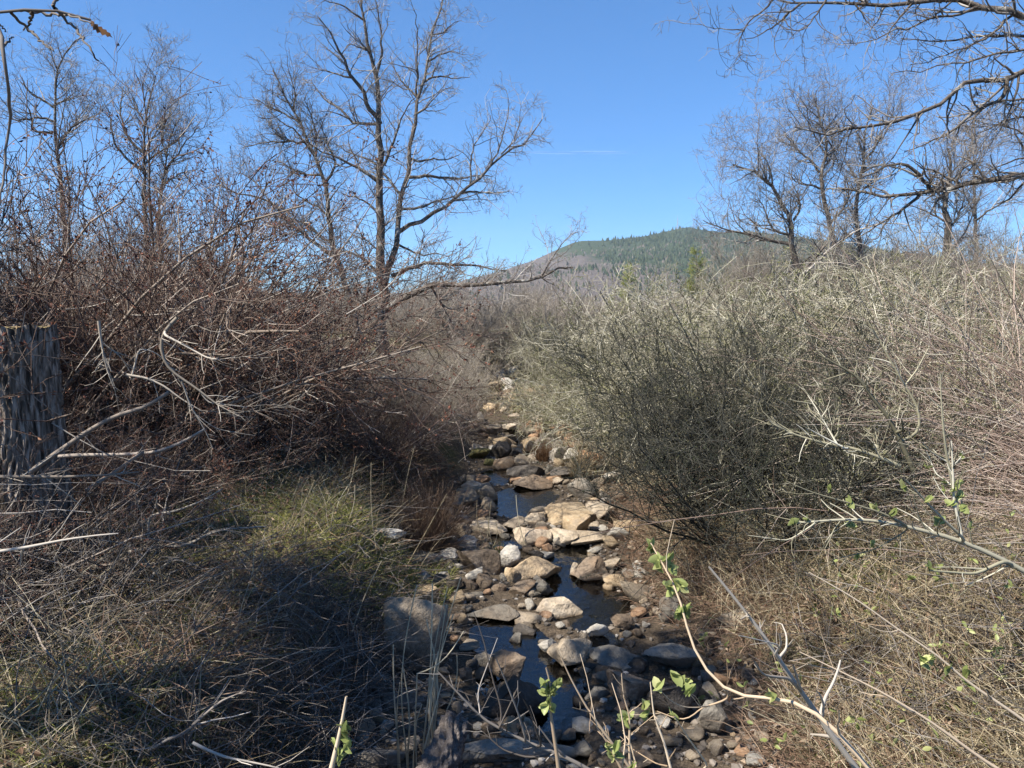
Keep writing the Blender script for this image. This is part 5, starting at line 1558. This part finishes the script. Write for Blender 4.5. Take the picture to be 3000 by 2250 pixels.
# ------------------------------------------------------------------ leafy saplings and bare twigs near the camera
ZQ = (1800, 1400, .5425)
branch_thing('sapling_branch', 'arching twig with clusters of fresh green leaves over the lower stream', 'sapling',
             [[(1480, 1700), (1300, 1480), (1180, 1340), (1090, 1265), (980, 1200), (860, 1180), (720, 1195), (630, 1180), (540, 1110), (470, 1000), (420, 920), (385, 790), (365, 680), (340, 610), (290, 500), (235, 430), (195, 350)],
              [(630, 1185), (560, 1215), (470, 1240), (420, 1290), (360, 1310), (230, 1260)], [(470, 1240), (380, 1240), (310, 1210), (240, 1140)], [(420, 1180), (380, 1150), (360, 1110)], [(250, 1270), (120, 1280), (40, 1270)], [(470, 1235), (440, 1180), (400, 1160)]],
             (1.75, 2.1), .0062, 'fresh_stem', 4, ('fresh_leaf', [(195, 370), (225, 425), (295, 425), (235, 500), (335, 490), (200, 400), (280, 590), (365, 560), (340, 600), (385, 600), (300, 630), (350, 750), (400, 745), (370, 775), (335, 760), (310, 1275), (370, 1110), (400, 1150), (235, 1120), (150, 1210), (310, 1050), (160, 1270), (60, 1300), (380, 1130), (845, 1185)], 3), ZQ, 20, leafsize=.042)
branch_thing('bare_branch', 'pale bare forked branch slanting up from the lower right', 'branch',
             [[(1420, 1720), (1300, 1560), (1180, 1400), (1100, 1280), (990, 1130), (890, 980), (800, 840), (720, 740), (610, 600), (510, 480)],
              [(890, 970), (930, 920), (930, 850), (905, 790)], [(870, 950), (900, 900), (890, 840)], [(990, 1130), (940, 1080), (870, 1075), (800, 1065), (755, 990)], [(1110, 1280), (1140, 1180), (1180, 1110), (1210, 1030), (1220, 985)],
              [(1125, 1290), (1130, 1220), (1110, 1170), (1090, 1150)], [(880, 900), (800, 880), (670, 850)], [(790, 830), (785, 780)], [(1000, 1130), (980, 1060), (965, 1010)], [(720, 740), (690, 760), (680, 765)], [(1180, 1400), (1120, 1390), (1060, 1385)], [(735, 750), (710, 720), (705, 705)]],
             1.9, .0095, 'pale_wood', 14, None, ZQ, 21, twl=(.02, .07))
branch_thing('bare_branch', 'long straight tan cane slanting across the right-hand grass, upper', 'branch', [[(2300, 1380), (2200, 1300), (1900, 1100), (1750, 960), (1560, 840), (1300, 650), (1050, 510)]], 2.6, .006, 'fresh_stem', 4, ('fresh_leaf', [(1700, 980), (1650, 1040), (1800, 1030), (1900, 1040), (1910, 1120), (1640, 1000)], 3), ZQ, 22, leafsize=.05)
branch_thing('bare_branch', 'long straight tan cane slanting across the right-hand grass, lower', 'branch', [[(2150, 1620), (2000, 1530), (1700, 1310), (1450, 1160), (1250, 1060), (1000, 940)]], 2.4, .006, 'fresh_stem', 6, None, ZQ, 23)
branch_thing('bare_branch', 'pale lichened branch reaching left from the right edge with sparse leaves', 'branch',
             [[(2400, 620), (2212, 500), (2050, 420), (1900, 350), (1740, 300), (1600, 270), (1500, 240), (1280, 220), (1100, 235), (960, 245)],
              [(1600, 270), (1450, 190), (1250, 130), (1070, 80), (930, 20)], [(1880, 330), (1850, 200), (1830, 100), (1830, 0), (1820, -200)], [(1900, 340), (1720, 170), (1620, 60), (1560, 0)], [(1590, 280), (1400, 390), (1180, 440)], [(2100, 450), (1950, 520), (1700, 500)], [(1100, 235), (940, 340), (720, 310)]],
             3.3, .013, 'grey_twig', 80, ('fresh_leaf', [(1410, 155), (1030, 220), (960, 240), (1270, 130), (1500, 180), (1560, 60), (1750, 240), (1830, 60), (1880, 100), (1800, 140), (1160, 40), (1290, 270), (1380, 350), (1310, 430), (1560, 560), (1700, 470), (1860, 40), (1900, 160), (1950, 260), (1700, 120)], 3), ZQ, 24, leafsize=.05, twl=(.06, .3))
branch_thing('bare_branch', 'pale leaning stem amid the grey shrubs above the reaching lichened branch', 'branch', [[(1320, 1380), (1180, 1320), (1030, 1270), (850, 1240), (680, 1190), (520, 1110)], [(940, 1250), (870, 1130), (820, 1040), (760, 950)], [(1190, 1320), (1190, 1250), (1150, 1180)], [(1000, 1280), (830, 1190), (760, 1150)]], 4.6, .013, 'grey_twig', 60, None, (2000, 700, 1 / 2.074), 25)
branch_thing('bare_branch', 'thick pale stem rising through the grey shrubs beside the pink canes', 'branch', [[(1400, 1400), (1350, 1290), (1300, 1180), (1250, 1080), (1170, 990), (1060, 830), (950, 770), (820, 700)], [(1440, 1180), (1440, 1040), (1350, 890), (1260, 740), (1190, 600), (1090, 450)], [(1340, 1160), (1330, 1090)], [(1350, 890), (1420, 800), (1500, 650)]], 5.0, .017, 'grey_twig', 50, None, (2000, 700, 1 / 2.074), 26)
branch_thing('bare_branch', 'slim pale upright stem near the right edge', 'branch', [[(1680, 1659), (1640, 1500), (1600, 1300), (1580, 1120), (1570, 950), (1565, 820)], [(1620, 1400), (1690, 1330), (1700, 1290)], [(1640, 1500), (1540, 1430), (1480, 1290)]], 3.6, .008, 'grey_twig', 30, ('fresh_leaf', [(1690, 1320), (1470, 1390), (1580, 1480), (1650, 1560), (1560, 1540), (1700, 1480)], 3), (2000, 700, 1 / 2.074), 27, leafsize=.045)
branch_thing('sapling', 'upright twig with a rosette of fresh leaves at bottom centre', 'sapling', [[(1195, 1400), (1180, 1207), (1150, 1000), (1130, 870), (1130, 690), (1105, 615)]], 1.75, .006, 'fresh_stem', 0, ('fresh_leaf', [(1070, 705), (1180, 720), (1150, 750), (1115, 735), (1120, 800), (1090, 845), (1150, 850), (1160, 760), (1085, 760)], 3), ZS, 28, leafsize=.034)
branch_thing('sapling', 'single budding shoot with broad leaves at the bottom left of centre', 'sapling', [[(1760, 1750), (1790, 1567), (1830, 1400), (1850, 1300), (1870, 1180)]], 1.35, .0062, 'fresh_stem', 0, ('fresh_leaf', [(1885, 1370), (1850, 1340), (1800, 1440), (1895, 1460), (1855, 1520), (1830, 1470), (1870, 1400)], 2), ZB3, 29, leafsize=.036)
branch_thing('sapling', 'small leafy shoot at the bottom edge right of the rosette twig', 'sapling', [[(1600, 1400), (1560, 1230), (1500, 1120), (1470, 1060), (1400, 960)]], 1.8, .005, 'fresh_stem', 2, ('fresh_leaf', [(1490, 1100), (1520, 1130), (1480, 1080), (1530, 1090), (1500, 1140), (1640, 1185)], 3), ZS, 30, leafsize=.034)
branch_thing('bare_branch', 'grey forked bare twig arching over the bottom slab', 'branch',
             [[(1500, 1300), (1340, 1207), (1200, 1130), (1080, 1090), (960, 1040), (830, 970), (720, 920), (680, 860), (600, 780), (470, 640)],
              [(840, 970), (845, 860), (790, 680), (740, 460), (680, 290)], [(990, 1040), (940, 880), (870, 700), (810, 560)], [(1080, 1075), (1010, 870), (970, 800)], [(1140, 1130), (990, 1145), (850, 1100), (730, 990)], [(720, 910), (700, 760), (820, 440)], [(830, 970), (940, 730)], [(1200, 1120), (1150, 1080), (1060, 960)]],
             2.2, .007, 'dead_twig', 40, None, ZS, 31, twl=(.03, .12))
branch_thing('bare_branch', 'slender bare twig slanting up towards the ridged tan rock', 'branch', [[(1700, 1350), (1560, 1150), (1450, 1000), (1350, 860), (1250, 680), (1170, 500)], [(1370, 880), (1260, 850)], [(1500, 1080), (1410, 990)]], 2.1, .005, 'fresh_stem', 12, None, ZS, 32, twl=(.02, .08))
branch_thing('bare_branch', 'bare upright twig below the arching leafy twig, left', 'branch', [[(1610, 1300), (1595, 1100), (1600, 900), (1560, 780), (1550, 650)], [(1640, 1207), (1600, 1050), (1560, 1000)]], 2.0, .0045, 'fresh_stem', 10, ('fresh_leaf', [(1560, 900), (1570, 940), (1530, 910)], 2), ZS, 33, leafsize=.035, twl=(.02, .08))
branch_thing('bare_branch', 'bare upright twig below the arching leafy twig, right', 'branch', [[(1870, 1350), (1840, 1207), (1800, 1050), (1740, 900), (1720, 700)], [(1840, 1200), (1750, 1180), (1560, 1060)], [(2070, 1207), (1950, 1040), (1860, 900)]], 2.0, .005, 'fresh_stem', 14, None, ZS, 34, twl=(.02, .08))

# leafy sprigs in the right-hand grass
r = np.random.default_rng(601)
for k in range(34):
    x, y = r.uniform(1.3, 3.3), r.uniform(2.7, 5.0)
    g = tz(x, y); h = r.uniform(.2, .65)
    root = empty('leafy_sprig', (x, y, g)); tag(root, f"{'tall' if h > .5 else ('low' if h < .3 else 'slim')} green leafy sprig in the {'near' if y < 3.6 else 'farther'} dry grass at lower right, {'by the stream' if x < 1.9 else ('towards the right edge' if x > 2.6 else 'mid-bank')}", 'plant', 'leafy sprigs in the right grass')
    P = walk(r, np.zeros((3, 3)), nrm(r.normal(size=(3, 3)) * .4 + [0, 0, 1]), h, 6, .12, .05)
    Tubes(r, 4).add(P, .0025 * np.linspace(1, .5, 6)[None].repeat(3, 0)).build('stem', M['fresh_stem'], root)
    for j in range(14):
        q = P[int(r.integers(0, 3)), int(r.integers(2, 6))]
        leaf_mesh('leaf', q, nrm(r.normal(size=3) + [0, 0, .5]), r.uniform(.03, .05), .02, r, M['fresh_leaf'], root)

# ------------------------------------------------------------------ haze
if True:
    lo, hi = np.array([-3600, -320, -40.0]), np.array([3600, 4600, 330.0])
    V = np.array([[x, y, z] for x in (lo[0], hi[0]) for y in (lo[1], hi[1]) for z in (lo[2], hi[2])])
    hzo = raw_mesh('haze', V, np.array([[0, 1, 3, 2], [4, 6, 7, 5], [0, 4, 5, 1], [2, 3, 7, 6], [0, 2, 6, 4], [1, 5, 7, 3]]), False)
    m = bpy.data.materials.new('haze_air'); m.use_nodes = True
    nt = m.node_tree; nt.nodes.remove(nt.nodes['Principled BSDF'])
    pv = nt.nodes.new('ShaderNodeVolumePrincipled')
    pv.inputs['Color'].default_value = (.72, .84, 1.0, 1); pv.inputs['Density'].default_value = .00007; pv.inputs['Anisotropy'].default_value = .1
    nt.links.new(pv.outputs[0], nt.nodes['Material Output'].inputs['Volume'])
    hzo.data.materials.append(m)
    tag(hzo, 'thin blue haze in the air before the mountain', 'haze', kind='stuff')
print('TRIS', sum(sum(len(p.vertices) - 2 for p in me.polygons) if len(me.polygons) < 1000 else len(me.polygons) * (len(me.polygons[0].vertices) - 2) for me in bpy.data.meshes if me.users), len(bpy.data.objects))
